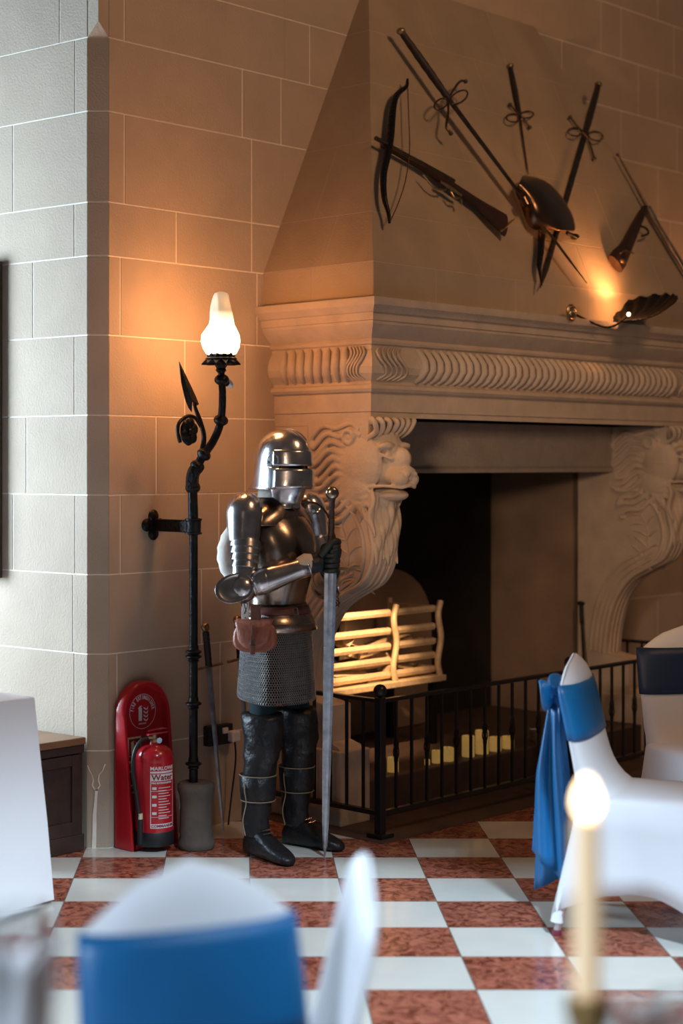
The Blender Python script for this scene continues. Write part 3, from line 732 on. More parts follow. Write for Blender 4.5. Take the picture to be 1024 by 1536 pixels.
def ring(cx, cy, rx, ry, ang, off, r, n=18):
    out = []
    for k in range(n):
        q = 2*math.pi*k/n; x = rx*math.cos(q); y = ry*math.sin(q); out.append(hp(cx+x*math.cos(ang)-y*math.sin(ang), cy+x*math.sin(ang)+y*math.cos(ang), off+.012*math.sin(q)))
    return out
def sword(name, label, pommel, guard, tip, wb, wt, off, rings_, quill, blade_m='bladewarm', gr=.014, pomr=.022):
    B = thing(name, label, 'sword', hp(*guard, off), 0, None)
    def put(o): o.data.transform(Matrix.Translation(-B.location)); o.parent = B; return o
    n = 9; mb = MB(); flatbar(mb, lin(guard, tip, n), [lerp(wb, wt, i/(n-1)) for i in range(n-1)]+[wt*.15], off); put(mb.build('blade', M[blade_m], smooth=25))
    mb = MB(); P = chain(lin(pommel, guard, 15), off+.004); mb.tube(P, [gr*(.8+.25*math.sin(i/14*math.pi)) * (1+.08*(i % 2)) for i in range(15)], n=10); put(mb.build('grip', M['grip'], smooth=60))
    mb = MB(); mb.ell(hp(*pommel, off+.004), (pomr, pomr, pomr*.8), n=14, m=10); put(mb.build('pommel', M['brass'], smooth=50))
    mb = MB(); mb.tube(bez(chain(quill, off+.006), 5), .006, n=8); mb.ell(hp(*quill[0], off+.006), .011); mb.ell(hp(*quill[-1], off+.006), .011)
    for (cx, cy, rx, ry, an) in rings_: mb.tube(ring(cx, cy, rx, ry, an, off+.01, 0), .0042, n=7, closed=True)
    put(mb.build('guard', M['bladewarm'], smooth=60)); return B
sword('great_sword', 'longest two-handed sword running down the hood from the upper left', (601, 47), (673, 149), (880, 425), .050, .022, .072,
      [(661, 156, 11, 7, -.6), (688, 146, 15, 8, -.6)], [(698, 122), (690, 122), (681, 133), (673, 149), (672, 170), (669, 190), (676, 200)], gr=.018)
sword('ring_hilt_sword', 'slim sword with thin ring guard hanging upright behind the steel plate', (765, 99), (779, 172), (792, 262), .018, .012, .012,
      [(769, 177, 10, 6, .1), (790, 172, 10, 5, -.1)], [(765, 157), (772, 165), (779, 172), (788, 182), (794, 191)], gr=.013, pomr=.018)
sword('dark_gripped_sword', 'sword with dark wrapped grip slanting down to the left behind the steel plate', (897, 127), (877, 202), (810, 432), .038, .034, .014,
      [(862, 198, 10, 6, .1), (893, 204, 11, 7, .2)], [(855, 176), (866, 190), (877, 202), (884, 214), (891, 238)], gr=.018, pomr=.022)
# curved steel plate with its socket, through which the great sword is thrust
def plate():
    mb = MB(); O_ = [(783, 262), (800, 265), (817, 269), (834, 283), (851, 306), (862, 328), (864, 348)]
    I_ = [(772, 288), (778, 300), (783, 315), (787, 330), (793, 340), (800, 346), (815, 345)]
    rings = []
    for i in range(7):
        a_, b_ = O_[i], I_[i]; row = []
        for k in range(9):
            t = k/8; x = lerp(b_[0], a_[0], t); y = lerp(b_[1], a_[1], t); row.append(hp(x, y, .022+.10*math.sin(math.pi*min(1, t*.82+.03))*(1-.3*abs(i-3)/3)))
        rings.append(row)
    mb.loft(rings, cap0=False, cap1=False, closed=False); return mb
o = plate().build('steel_plate', M['bronze'], smooth=80, solid=.004, sub=1); origin_to(o, hp(815, 305, .05))
tag(o, 'curved triangular sheet of browned steel armour hung in the middle of the weapons', 'armour plate')
s0 = hp(787, 303, .085); mb = MB(); t_ = (hp(790, 312, .09)-hp(780, 292, .09)).normalized()
mb.tube([s0-t_*.02-o.location, s0+t_*.02-o.location], .022, n=14); mb.build('socket', M['bronze'], o, smooth=50)
mb = MB(); flatbar(mb, [(812, 349), (811, 375), (808, 400), (812, 428)], [.050, .044, .034, .008], .045); k_ = mb.build('broken_blade', M['iron'], smooth=20)
origin_to(k_, hp(811, 380, .045)); tag(k_, 'short dark broad blade hanging below the steel plate', 'blade')
mb = MB(); mb.ell(hp(862, 355, .02), (.022, .018, .016)); mb.tube(chain([(850, 349), (865, 356)], .03), .010, n=8)
k_ = mb.build('hanging_knob', M['iron'], smooth=50); origin_to(k_, hp(862, 355, .02)); tag(k_, 'small dark knob poking out below the right corner of the steel plate', 'sword pommel')
# bow with its string
bw_pts = [(611, 119), (609, 130), (596, 141), (590, 158), (587, 185), (585, 208), (580, 235), (575, 262), (576, 295), (582, 318), (584, 334)]
mb = MB(); P = bez(chain(bw_pts, .05), 4); n = len(P); mb.tube(P, [.006+.012*math.sin(math.pi*i/(n-1)) for i in range(n)], n=10)
o = mb.build('longbow', M['iron'], smooth=60); origin_to(o, hp(585, 230, .05)); tag(o, 'short dark bow with a slack string on the left of the hood', 'bow')
mb = MB(); mb.tube(bez(chain([(611, 125), (613, 180), (614, 225), (608, 270), (597, 305), (586, 330)], .055), 6), .0028, n=6); st = mb.build('bowstring', M['pouchdark'], o, smooth=60)
st.data.transform(Matrix.Translation(-o.location))
# musket
Mk = thing('flintlock_musket', 'flintlock musket lying across the hood with its butt at lower right', 'musket', hp(670, 265, .04))
def putm(o, B): o.data.transform(Matrix.Translation(-B.location)); o.parent = B
mb = MB(); mb.tube(chain(lin((563, 207), (680, 272), 8), .052), [.010]*4+[.012]*4, n=12); putm(mb.build('barrel', M['bladewarm'], smooth=60), Mk)
mb = MB(); pts = [(575, 217), (600, 231), (630, 249), (660, 268), (690, 288), (715, 305), (735, 321), (757, 338)]; ws = [.018, .022, .030, .046, .050, .058, .105, .150]
P = chain(pts, .035); rings = []
for i, p in enumerate(P):
    t = (P[min(i+1, 7)]-P[max(i-1, 0)]).normalized(); s_ = nf.cross(t).normalized(); w_ = ws[i]/2
    rings.append([p+s_*w_*math.cos(q)+nf*.020*math.sin(q) for q in [k*math.pi/6 for k in range(12)]])
mb.loft(rings); putm(mb.build('stock', M['wood'], smooth=50), Mk)
mb = MB(); mb.tube(bez(chain([(634, 262), (650, 280), (664, 285), (672, 280)], .05), 5), .005, n=7); putm(mb.build('trigger_guard', M['brass'], smooth=60), Mk)
mb = MB(); flatbar(mb, [(660, 272), (676, 282), (692, 293)], [.02, .03, .018], .062, .012); mb.tube(bez(chain([(676, 288), (682, 297), (690, 298), (692, 306)], .06), 4), .006, n=7); putm(mb.build('lock', M['brass'], smooth=50), Mk)
mb = MB(); flatbar(mb, [(768, 331), (752, 346)], [.012, .012], .045, .04); putm(mb.build('butt_plate', M['brass'], smooth=30), Mk)
# cleaning rod like spear and pistol at the right
o = thing('pike', 'slender steel pike with a thicker polished lower half at the right of the hood', 'pike', hp(975, 320, .03))
mb = MB(); mb.tube(chain(lin((926, 231), (972, 314), 6), .035), [.004, .006, .006, .007, .008, .010], n=8); mb.ell(hp(926, 232, .035), .009); putm(mb.build('shaft', M['bladewarm'], smooth=60), o)
mb = MB(); mb.tube(chain(lin((970, 311), (1035, 420), 8), .035), [.020, .018, .014, .015, .015, .014, .012, .009], n=12); putm(mb.build('polished_head', M['steel_dark'], smooth=60), o)
o = thing('flintlock_pistol', 'dark wooden flintlock pistol with its butt down at the right of the hood', 'pistol', hp(945, 355, .03))
mb = MB(); pts = [(966, 312), (960, 325), (952, 342), (944, 360), (936, 376), (928, 388), (922, 396)]; ws = [.030, .045, .058, .068, .082, .110, .105]
P = chain(pts, .03); rings = []
for i, p in enumerate(P):
    t = (P[min(i+1, 6)]-P[max(i-1, 0)]).normalized(); s_ = nf.cross(t).normalized(); w_ = ws[i]/2
    rings.append([p+s_*w_*math.cos(q)+nf*.022*math.sin(q) for q in [k*math.pi/6 for k in range(12)]])
mb.loft(rings); putm(mb.build('stock', M['wood'], smooth=50), o)
mb = MB(); mb.tube(bez(chain([(956, 338), (968, 342), (972, 350), (962, 354)], .045), 5), .006, n=7); putm(mb.build('hammer', M['iron'], smooth=60), o)
mb = MB(); mb.tube(bez(chain([(930, 380), (938, 376), (950, 380)], .052), 5), .004, n=7); putm(mb.build('butt_band', M['brass'], smooth=60), o)
mb = MB(); mb.ell(hp(929, 393, .03), (.035, .035, .02)); putm(mb.build('butt_cap', M['brass'], smooth=60), o)
# shell shaped uplighter on its bracket
W0 = hp(856, 469, .0)
o = thing('shell_wall_light', 'dark scallop shell wall light on a bent arm above the mantel', 'wall light', W0)
def rel(p): return Vector(p)-W0
rn = VH.to_track_quat('Z', 'Y').to_matrix()
MB().lathe([(.042, 0), (.042, .004), (.034, .010), (.026, .008), (.022, .016), (.010, .020), (.0, .030)], n=26, rot=rn).build('rosette', M['brass'], o, smooth=40)
v1 = VF+.02; pA = hit(861, 471, U(0, v1, 0), VH); pB = hit(905, 491, U(0, v1+.06, 0), VH); pC = hit(920, 489, U(0, v1+.09, 0), VH); pD = hit(938, 476, U(0, v1+.11, 0), VH)
MB().tube(bez([rel(pA), rel(pA.lerp(pB, .9)), rel(pC), rel(pD)], 8), .006, n=8).build('arm', M['iron'], o, smooth=60)
pT = hit(990, 453, U(0, v1+.12, 0), VH)
mb = MB(); ax = (rel(pT)-rel(pD)); L_ = ax.length*1.05; ax = ax.normalized(); sdv = VH; upv = ax.cross(sdv).normalized()
if upv.z < 0: upv = -upv
rings = []
for i in range(11):
    t = i/10; row = []
    for k in range(41):
        a_ = math.radians(-62+124*k/40); fl2 = .007*math.cos(k/40*math.pi*16)*t
        # a dish: hinge at the arm, ribs spreading in the plane of ax and VH, hollow side up towards the wall
        d_ = ax*math.cos(a_)+sdv*math.sin(a_)*.75
        row.append(rel(pD)+d_*L_*t*(1-.10*abs(a_))-upv*(.050*math.sin(math.pi*min(1, t*.75+.1))-.025*t+fl2)+upv*.035*t)
    rings.append(row)
mb.loft(rings, cap0=False, cap1=False, closed=False); mb.build('shell_shade', M['iron'], o, smooth=50, solid=.003)
MB().ell(rel(pD)+ax*.03+upv*.008, (.010, .010, .010)).build('bulb', M['flame'], o, smooth=60)
SH = pD+ax*.07+upv*.075
spot('shell_bulb', SH, SH+Vector((-.32, .10, 1.0)), 17, WARM, 150, 1.0, .02)
point('shell_glow', SH, 2.5, WARM, .02)
spot('grate_spotlight', U(1.34, .50, 1.30), U(1.62, -.02, .66), 130, (1.0, .58, .27), 50, .9, .02)
# ================================================================== SUIT OF ARMOUR
KN = thing('suit_of_armour', 'full suit of plate and mail armour standing beside the fireplace holding a sword', 'suit of armour', (.155, 6.87, 0), math.radians(50))
# own frame: -y is the way it faces, x its left
def elring(cx, cy, z, rx, ry, n=28, tilt=0, p=2.0, fr=None):
    out = []
    for k in range(n):
        q = 2*math.pi*k/n; c_, s_ = math.cos(q), math.sin(q)
        x = rx*math.copysign(abs(c_)**(2/p), c_); y = ry*math.copysign(abs(s_)**(2/p), s_)
        if fr and s_ < 0: y *= fr
        out.append(Vector((cx+x, cy+y, z+tilt*y)))
    return out
# body under the armour: one skinned figure
def skin_body(name, verts, edges, rads, m, parent, sub=2, root=0):
    me = bpy.data.meshes.new(name); me.from_pydata(verts, edges, []); o = bpy.data.objects.new(name, me); C.objects.link(o); o.parent = parent
    me.materials.append(m); o.modifiers.new('skin', 'SKIN'); o.modifiers['skin'].use_smooth_shade = True
    if not me.skin_vertices: bpy.context.view_layer.objects.active = o
    sv = me.skin_vertices[0].data if me.skin_vertices else None
    if sv:
        for i, r in enumerate(rads):
            sv[i].radius = (r, r) if not isinstance(r, tuple) else r; sv[i].use_root = (i == root)
    md = o.modifiers.new('sub', 'SUBSURF'); md.levels = sub; md.render_levels = sub
    return o
bv = [(0, .01, .95), (0, .01, 1.10), (0, .01, 1.25), (0, .01, 1.36), (0, .0, 1.44), (0, -.02, 1.52), (0, -.03, 1.60),
      (-.088, .01, .86), (-.118, -.012, .52), (-.13, .015, .12), (-.135, -.03, .055), (-.15, -.14, .035),
      (.088, .01, .86), (.118, -.012, .52), (.13, .015, .12), (.135, -.03, .055), (.15, -.14, .035),
      (-.17, .01, 1.385), (-.245, -.03, 1.12), (-.10, -.20, 1.175), (.17, .01, 1.385), (.25, -.03, 1.10), (.10, -.20, 1.16)]
be = [(0, 1), (1, 2), (2, 3), (3, 4), (4, 5), (5, 6), (0, 7), (7, 8), (8, 9), (9, 10), (10, 11), (0, 12), (12, 13), (13, 14), (14, 15), (15, 16), (3, 17), (17, 18), (18, 19), (3, 20), (20, 21), (21, 22)]
brr = [(.105, .085), (.10, .08), (.115, .09), (.11, .08), .055, .06, .07, .070, .055, .045, .045, .035, .070, .055, .045, .045, .035, .04, .036, .028, .04, .036, .028]
skin_body('body', bv, be, brr, M['navycloth'], KN)
# thigh boots: folded leather tubes
def boot(s_):
    pts = [(.100, .0, .80, .092), (.105, .0, .70, .090), (.108, -.002, .62, .088), (.110, -.006, .59, .090), (.112, -.008, .56, .084), (.116, -.012, .52, .082), (.120, -.016, .475, .074), (.121, -.018, .455, .080), (.123, -.016, .43, .070),
           (.124, -.012, .405, .074), (.126, -.006, .38, .064), (.127, .0, .35, .067), (.128, .004, .29, .066), (.129, .010, .22, .058), (.130, .012, .18, .060), (.131, .013, .15, .052), (.131, .012, .125, .056), (.132, .008, .10, .050), (.133, .0, .085, .052)]
    rings = []
    for i, (x, y, z, r) in enumerate(pts):
        if i < 3: continue
        w_ = []
        for k in range(28):
            q = 2*math.pi*k/28; rr = r*(1+.055*math.sin(3*q+z*47)+.035*math.sin(5*q-z*70)*(1 if z < .56 else .4))
            w_.append(Vector((s_*x+rr*math.cos(q), y+rr*1.05*math.sin(q), z+.006*math.sin(2*q+i))))
        rings.append(w_)
    o = MB().loft(rings).build('boot', M['leather'], KN, smooth=60, sub=1)
    # shoe
    mb = MB(); rg = []
    yaw = Matrix.Rotation(s_*-.18*0+(-.22 if s_ < 0 else .10), 3, 'Z')
    for (y, w_, h0, h1) in ((.075, .020, .004, .05), (.06, .036, .004, .085), (.03, .042, .004, .12), (-.02, .044, .004, .125), (-.07, .046, .004, .095), (-.12, .050, .004, .072), (-.165, .047, .004, .056), (-.20, .036, .004, .044), (-.222, .016, .006, .03)):
        row = []
        for k in range(20):
            q = 2*math.pi*k/20; c_, si = math.cos(q), math.sin(q); hz = (h0+h1)/2+(h1-h0)/2*math.copysign(abs(si)**(.7), si); xx = w_*math.copysign(abs(c_)**.8, c_)
            row.append(yaw @ Vector((xx, y, hz))+Vector((s_*.133, 0, 0)))
        rg.append(row)
    sh = mb.loft(rg).build('shoe', M['leather'], o, smooth=60, sub=1)
    # gaiter with piping, laces and buckle
    mb = MB(); rg = []
    for (z, r) in ((.335, .070), (.33, .074), (.26, .071), (.235, .068), (.23, .064)):
        rg.append([Vector((s_*.128+r*math.cos(2*math.pi*k/28), .004+r*1.05*math.sin(2*math.pi*k/28), z)) for k in range(28)])
    mb.loft(rg).build('gaiter', M['leather'], o, smooth=50)
    mb = MB()
    for z, r in ((.334, .073), (.232, .069)):
        mb.tube([Vector((s_*.128+r*math.cos(2*math.pi*k/28), .004+r*1.05*math.sin(2*math.pi*k/28), z)) for k in range(28)], .0022, n=5, closed=True)
    mb.tube(bez([(s_*.128-.066, .02, .33), (s_*.128-.078, .01, .28), (s_*.128-.068, .01, .225), (s_*.128-.088, .01, .16), (s_*.128-.084, .0, .10)], 5), .0022, n=5)
    mb.build('leather_lace', M['cord'], o, smooth=60)
    mb = MB()
    for k in range(3): mb.tube([yaw @ Vector((-.022, -.03-.018*k, .125-.010*k))+Vector((s_*.133, 0, 0)), yaw @ Vector((.022, -.036-.018*k, .128-.010*k))+Vector((s_*.133, 0, 0))], .003, n=5)
    mb.build('shoe_buckle', M['chrome'], sh, smooth=60)
boot(-1); boot(1)
# mail skirt of real rings over a dark lining
def skirt(t, q):
    z = lerp(.985, .640, t)+.018*math.sin(q*1.0+.6)*t; rx = lerp(.150, .172, t**.7)+.008*t*math.sin(4*q)+.005*t*math.sin(7*q+1); ry = lerp(.118, .150, t**.7)+.008*t*math.sin(5*q+2)
    return Vector((rx*math.cos(q), .008+ry*math.sin(q), z))
mb = MB(); mb.loft([[skirt(i/12, 2*math.pi*k/64)*1 for k in range(64)] for i in range(13)], cap0=False, cap1=False)
for i, p in enumerate(mb.v): mb.v[i] = Vector((p.x*.96, p.y*.96, p.z+.006))
ml = mb.build('mail_skirt', M['leather'], KN, smooth=80)
mb = MB(); nr, ncol = 38, 104
for i in range(nr):
    for k in range(ncol):
        q = 2*math.pi*(k+.5*(i % 2))/ncol; t = (i+.5)/nr; p = skirt(t, q); dq = (skirt(t, q+.01)-p).normalized(); dt = (skirt(min(1, t+.01), q)-p).normalized(); nn = dq.cross(dt).normalized()
        tl = .55*(1 if i % 2 else -1); a_ = (dq*math.cos(tl)+nn*math.sin(tl)); R_ = .0063; r_ = .00125
        V = []
        for m_ in range(8):
            an = 2*math.pi*m_/8; d = a_*math.cos(an)+dt*math.sin(an); ctr = p+d*R_; ax_ = d; bx = a_.cross(dt)
            for n_ in range(3):
                bn = 2*math.pi*n_/3; V.append(ctr+(ax_*math.cos(bn)+bx*math.sin(bn))*r_)
        F = [(m_*3+n_, m_*3+(n_+1) % 3, ((m_+1) % 8)*3+(n_+1) % 3, ((m_+1) % 8)*3+n_) for m_ in range(8) for n_ in range(3)]
        mb.add(V, F)
mb.build('mail_rings', M['mail'], ml, smooth=180, recalc=False)
# cuirass
rg = []
for (z, rx, ry, fr, cy) in ((1.00, .132, .104, 1.0, .005), (1.03, .124, .100, 1.0, .005), (1.08, .128, .104, 1.10, .005), (1.14, .140, .112, 1.22, .005), (1.20, .152, .118, 1.30, .005), (1.27, .160, .120, 1.30, .005), (1.33, .158, .116, 1.18, .008), (1.38, .140, .104, 1.0, .01), (1.415, .105, .088, .85, .012), (1.435, .075, .072, .8, .012)):
    rg.append(elring(0, cy, z, rx, ry, 36, 0, 2.25, fr))
cu = MB().loft(rg, cap0=False, cap1=False).build('breastplate', M['steel_dark'], KN, smooth=80, solid=.003, sub=1)
mb = MB(); mb.tube([p+Vector((0, 0, 0)) for p in elring(0, .012, 1.437, .076, .072, 36, 0, 2.2, .8)], .005, n=8, closed=True); mb.build('neck_rim', M['steel_dark'], cu, smooth=60)
rg = [elring(0, .008, z, rx, ry, 32, 0, 2.1) for z, rx, ry in ((1.345, .205, .105), (1.385, .180, .100), (1.415, .135, .090), (1.440, .090, .082), (1.462, .078, .078))]
MB().loft(rg, cap0=False, cap1=False).build('gorget', M['steel_dark'], KN, smooth=80, solid=.003, sub=1)
# fauld and belt
rg = [elring(0, .005, z, rx, ry, 36, 0, 2.2) for z, rx, ry in ((1.025, .130, .106), (1.00, .140, .114), (.975, .150, .124), (.972, .155, .128), (.945, .163, .136), (.942, .168, .141), (.915, .176, .148))]
fd = MB().loft(rg, cap0=False, cap1=False).build('fauld', M['steel_dark'], KN, smooth=40, solid=.003)
rg = [elring(0, .005, z, rx, ry, 36, 0, 2.2) for z, rx, ry in ((1.015, .136, .112), (.985, .149, .123))]
bl = MB().loft(rg, cap0=False, cap1=False).build('belt', M['pouchdark'], KN, smooth=60, solid=.005)
MB().tube([(-.055, -.118, 1.012), (-.03, -.122, 1.012), (-.03, -.128, .985), (-.055, -.124, .985)], .0028, n=6, closed=True).build('belt_buckle', M['chrome'], bl, smooth=60)
# linen shirt showing at neck and behind the arm
rg = [elring(0, .012, z, rx, ry, 28, 0, 2, .9) for z, rx, ry in ((1.36, .150, .100), (1.42, .10, .082), (1.45, .078, .076), (1.50, .070, .072))]
MB().loft(rg, cap0=False, cap1=False).build('shirt_collar', M['shirt'], KN, smooth=60, solid=.004)
mb = MB(); P0 = bez([(-.215, .035, 1.37), (-.255, .048, 1.28), (-.272, .040, 1.20), (-.255, .02, 1.12)], 6)
mb.tube(P0, [.022+.020*math.sin(math.pi*i/(len(P0)-1))+.002*(i % 3) for i in range(len(P0))], n=14); mb.build('shirt_sleeve', M['shirt'], KN, smooth=60)
# helmet: sallet with visor, bevor beneath
HC = Vector((0, -.03, 0))
def hring(z, rx, ryf, ryb, n=48, tail=0, zt=0):
    out = []
    for k in range(n):
        q = 2*math.pi*k/n; c_, s_ = math.cos(q), math.sin(q); ry = ryf if s_ < 0 else ryb
        out.append(HC+Vector((rx*c_, ry*s_, z+zt*max(0, s_)+.0*c_)))
    return out
crown = [(1.738, .012, .014, .014), (1.736, .030, .036, .036), (1.728, .052, .062, .062), (1.712, .072, .086, .088), (1.688, .088, .104, .108), (1.66, .097, .114, .122), (1.63, .101, .119, .128), (1.600, .103, .122, .131), (1.588, .104, .124, .132)]
lower = [(1.580, .104, .127, .133), (1.555, .105, .127, .135), (1.53, .106, .125, .140), (1.51, .108, .124, .150), (1.497, .111, .124, .162)]
def part_rings(L_, keep):
    rings = [hring(*l) for l in L_]; n = 48; V = [p for r in rings for p in r]; F = []
    for i in range(len(rings)-1):
        for k in range(n):
            if keep(i, k): F.append((i*n+k, i*n+(k+1) % n, (i+1)*n+(k+1) % n, (i+1)*n+k))
    return V, F
HM = MB(); allr = crown+lower; nC = len(crown)
def keep(i, k):
    q = (k+.5)/48*360; front = 205 < q < 335
    if i == nC-1: return not front                      # the sight slit
    return True
V, F = part_rings(allr, keep); HM.add(V, F)
hel = HM.build('helmet', M['steel'], KN, smooth=80, solid=.003, sub=1)
mb = MB(); mb.lathe([(.0, 1.72), (.06, 1.70), (.085, 1.66), (.088, 1.56), (.08, 1.50), (.0, 1.48)], HC, n=20); mb.build('arming_cap', M['rubber'], hel, smooth=60)
# visor plate: a raised second skin over brow and face with its pivot
def vis(z0, z1, q0, q1, off, n=22, edge=None):
    rings = []
    for i in range(7):
        z = lerp(z0, z1, i/6); row = []
        for k in range(n+1):
            q = math.radians(lerp(q0, q1, k/n))
            # interpolate the radii
            for a_, b_ in zip(allr, allr[1:]):
                if b_[0] <= z <= a_[0]:
                    t = (a_[0]-z)/(a_[0]-b_[0]); rx = lerp(a_[1], b_[1], t); rf = lerp(a_[2], b_[2], t); rb = lerp(a_[3], b_[3], t)
            ry = rf if math.sin(q) < 0 else rb
            row.append(HC+Vector(((rx+off)*math.cos(q), (ry+off)*math.sin(q), z)))
        rings.append(row)
    return rings
mb = MB(); mb.loft(vis(1.655, 1.5895, 188, 352, .004), cap0=False, cap1=False, closed=False); mb.build('visor_brow', M['steel'], hel, smooth=80, solid=.003)
mb = MB(); mb.loft(vis(1.579, 1.4975, 192, 348, .004), cap0=False, cap1=False, closed=False); vs = mb.build('visor', M['steel'], hel, smooth=80, solid=.003)
mb = MB()
for s_ in (-1, 1):
    mb.tube([HC+Vector((s_*(.108), -.02+.030*math.cos(q)*(1.0), 1.612+.030*math.sin(q))) for q in [math.radians(a) for a in range(-90, 200, 24)]], .002, n=5)
    mb.ell(HC+Vector((s_*.106, .0, 1.605)), (.005, .005, .005))
mb.tube([HC+Vector((.0, (-.02+.125*math.cos(q)), 1.612+.128*math.sin(q))) for q in [math.radians(a) for a in range(60, 150, 10)]], .0025, n=5)
rim = [HC+Vector((.112*math.cos(q), (.127 if math.sin(q) < 0 else .164)*math.sin(q), 1.497)) for q in [2*math.pi*k/48 for k in range(48)]]
mb.tube(rim, .003, n=6, closed=True); mb.build('helmet_rim', M['steel'], hel, smooth=60)
rg = []
for (z, rx, rf, rb) in ((1.53, .084, .104, .03), (1.49, .080, .100, .03), (1.46, .070, .086, .03), (1.435, .060, .070, .03), (1.415, .070, .078, .03)):
    row = []
    for k in range(25):
        q = math.radians(lerp(175, 365, k/24)); row.append(HC+Vector((rx*math.cos(q), rf*math.sin(q)+.0, z)))
    rg.append(row)
MB().loft(rg, cap0=False, cap1=False, closed=False).build('bevor', M['steel'], KN, smooth=80, solid=.003, sub=1)
# arms
def arm(s_):
    SHD = Vector((s_*.185, .005, 1.385)); ELB = Vector((s_*.262, -.03, 1.105)); WR = Vector((s_*.055, -.225, 1.195))
    if s_ > 0: ELB = Vector((.235, -.06, 1.09)); WR = Vector((.075, -.215, 1.165))
    d = (ELB-SHD).normalized()
    # pauldron dome
    mb = MB(); P = [SHD+Vector((-s_*.035, 0, .055)), SHD+Vector((-s_*.01, 0, .045)), SHD+Vector((s_*.02, .0, .028)), SHD+Vector((s_*.030, -.002, .0)), SHD+Vector((s_*.036, -.005, -.035)), SHD+Vector((s_*.042, -.008, -.07)), SHD+Vector((s_*.047, -.012, -.10))]
    mb.tube(bez(P, 4), [.030, .038, .048, .055, .060, .065, .068, .071, .073, .074, .075, .075, .074, .073, .072, .071, .070, .069, .068, .067, .066, .065, .064, .063, .062][:len(bez(P, 4))], n=24)
    pa = mb.build('pauldron', M['steel'], KN, smooth=80)
    # overlapping lames
    for k in range(4):
        t0 = .34+.095*k; c0 = SHD.lerp(ELB, t0)+Vector((s_*.022*(1-t0), -.004, 0)); c1 = SHD.lerp(ELB, t0+.115)+Vector((s_*.022*(1-t0), -.004, 0)); r0 = .064-.0035*k
        MB().tube([c0, c0+d*.002, c1, c1+d*.0005], [r0-.004, r0-.001, r0+.003, r0-.002], n=24).build('lame', M['steel'], pa, smooth=30)
    MB().tube([SHD.lerp(ELB, .70)+Vector((s_*.005, 0, 0)), SHD.lerp(ELB, .98)], [.053, .046], n=22).build('upper_arm_plate', M['steel'], KN, smooth=60)
    # elbow cop with its wing
    mb = MB(); f = (WR-ELB).normalized(); out = (-(f+(SHD-ELB).normalized())).normalized()
    mb.ell(ELB+out*.006, (.058, .058, .060), n=24, m=14)
    side = Vector((s_, -.1, 0)).normalized()
    ep = MB(); ep.ell(ELB+out*.006, (.060, .060, .060), n=24, m=14)
    el = mb.build('elbow_cop', M['steel'], KN, smooth=70)
    wing = []
    q_ax = f; q_up = (SHD-ELB).normalized(); nrm = side
    rows = []
    for i in range(5):
        r = .030+.0095*i; rows.append([ELB+nrm*(.055-.006*i+.002*i*i)+(q_ax*math.cos(a)+q_up.cross(q_ax).cross(q_ax).normalized()*-math.sin(a))*r*(1+.15*math.cos(2*a)) for a in [2*math.pi*k/24 for k in range(24)]])
    MB().loft(rows, cap0=True, cap1=False).build('elbow_wing', M['steel'], el, smooth=60, solid=.003)
    # vambrace: gutter shaped forearm plate with rolled edges and flutes
    n_ = 9; rg = []
    for i in range(n_):
        t = i/(n_-1); c0 = ELB.lerp(WR, .12+.80*t); r = [.050, .053, .053, .050, .046, .042, .039, .038, .041][i]
        a = f.cross(ZH).normalized(); b_ = a.cross(f).normalized()
        rg.append([c0+(a*math.cos(q)+b_*math.sin(q))*r for q in [2*math.pi*k/24 for k in range(24)]])
    vb = MB().loft(rg, cap0=False, cap1=False).build('vambrace', M['steel'], KN, smooth=70, solid=.003)
    for i in (0, 2, 8): MB().tube([p for p in rg[i]], .003, n=6, closed=True).build('rolled_edge', M['steel'], vb, smooth=60)
    # shirt cuff, points tied at the elbow
    MB().tube([ELB.lerp(WR, .80)+Vector((0, 0, .010)), ELB.lerp(WR, .90)+Vector((0, 0, .012)), WR.lerp(ELB, .02)+Vector((0, 0, .008))], [.036, .042, .036], n=16).build('shirt_cuff', M['shirt'], KN, smooth=60)
    mb = MB()
    for k in range(4):
        c0 = ELB+out*.03+Vector((s_*.02, -.03, -.035)); mb.tube(bez([c0, c0+Vector((random.uniform(-.02, .02), -.02, random.uniform(-.03, .01))), c0+Vector((random.uniform(-.04, .04), -.02, random.uniform(-.05, 0)))], 5), .0022, n=5)
    mb.build('leather_points', M['grip'], el, smooth=60)
    return WR
W1 = arm(-1); W2 = arm(1)
# leather points at the far shoulder
mb = MB(); mb.tube(bez([(.02, -.09, 1.44), (.10, -.12, 1.435), (.16, -.13, 1.39), (.215, -.12, 1.32), (.24, -.12, 1.27)], 6), .004, n=6)
mb.tube(bez([(-.03, -.10, 1.43), (-.045, -.135, 1.38), (-.04, -.15, 1.33)], 6), .0025, n=6)
mb.build('leather_cord', M['grip'], KN, smooth=60)
# sword axis in the figure's frame
def to_local(p):
    q = Vector(p)-Vector((.155, 6.87, 0)); return Matrix.Rotation(-math.radians(50), 3, 'Z') @ q
SP = at(498, 735, 6.70); ST = Vector(((487-361)/FPX*6.765, 6.765, .002))
sp, st = to_local(SP), to_local(ST); sax = (st-sp).normalized()
def along(z): return sp+sax*((z-sp.z)/sax.z)
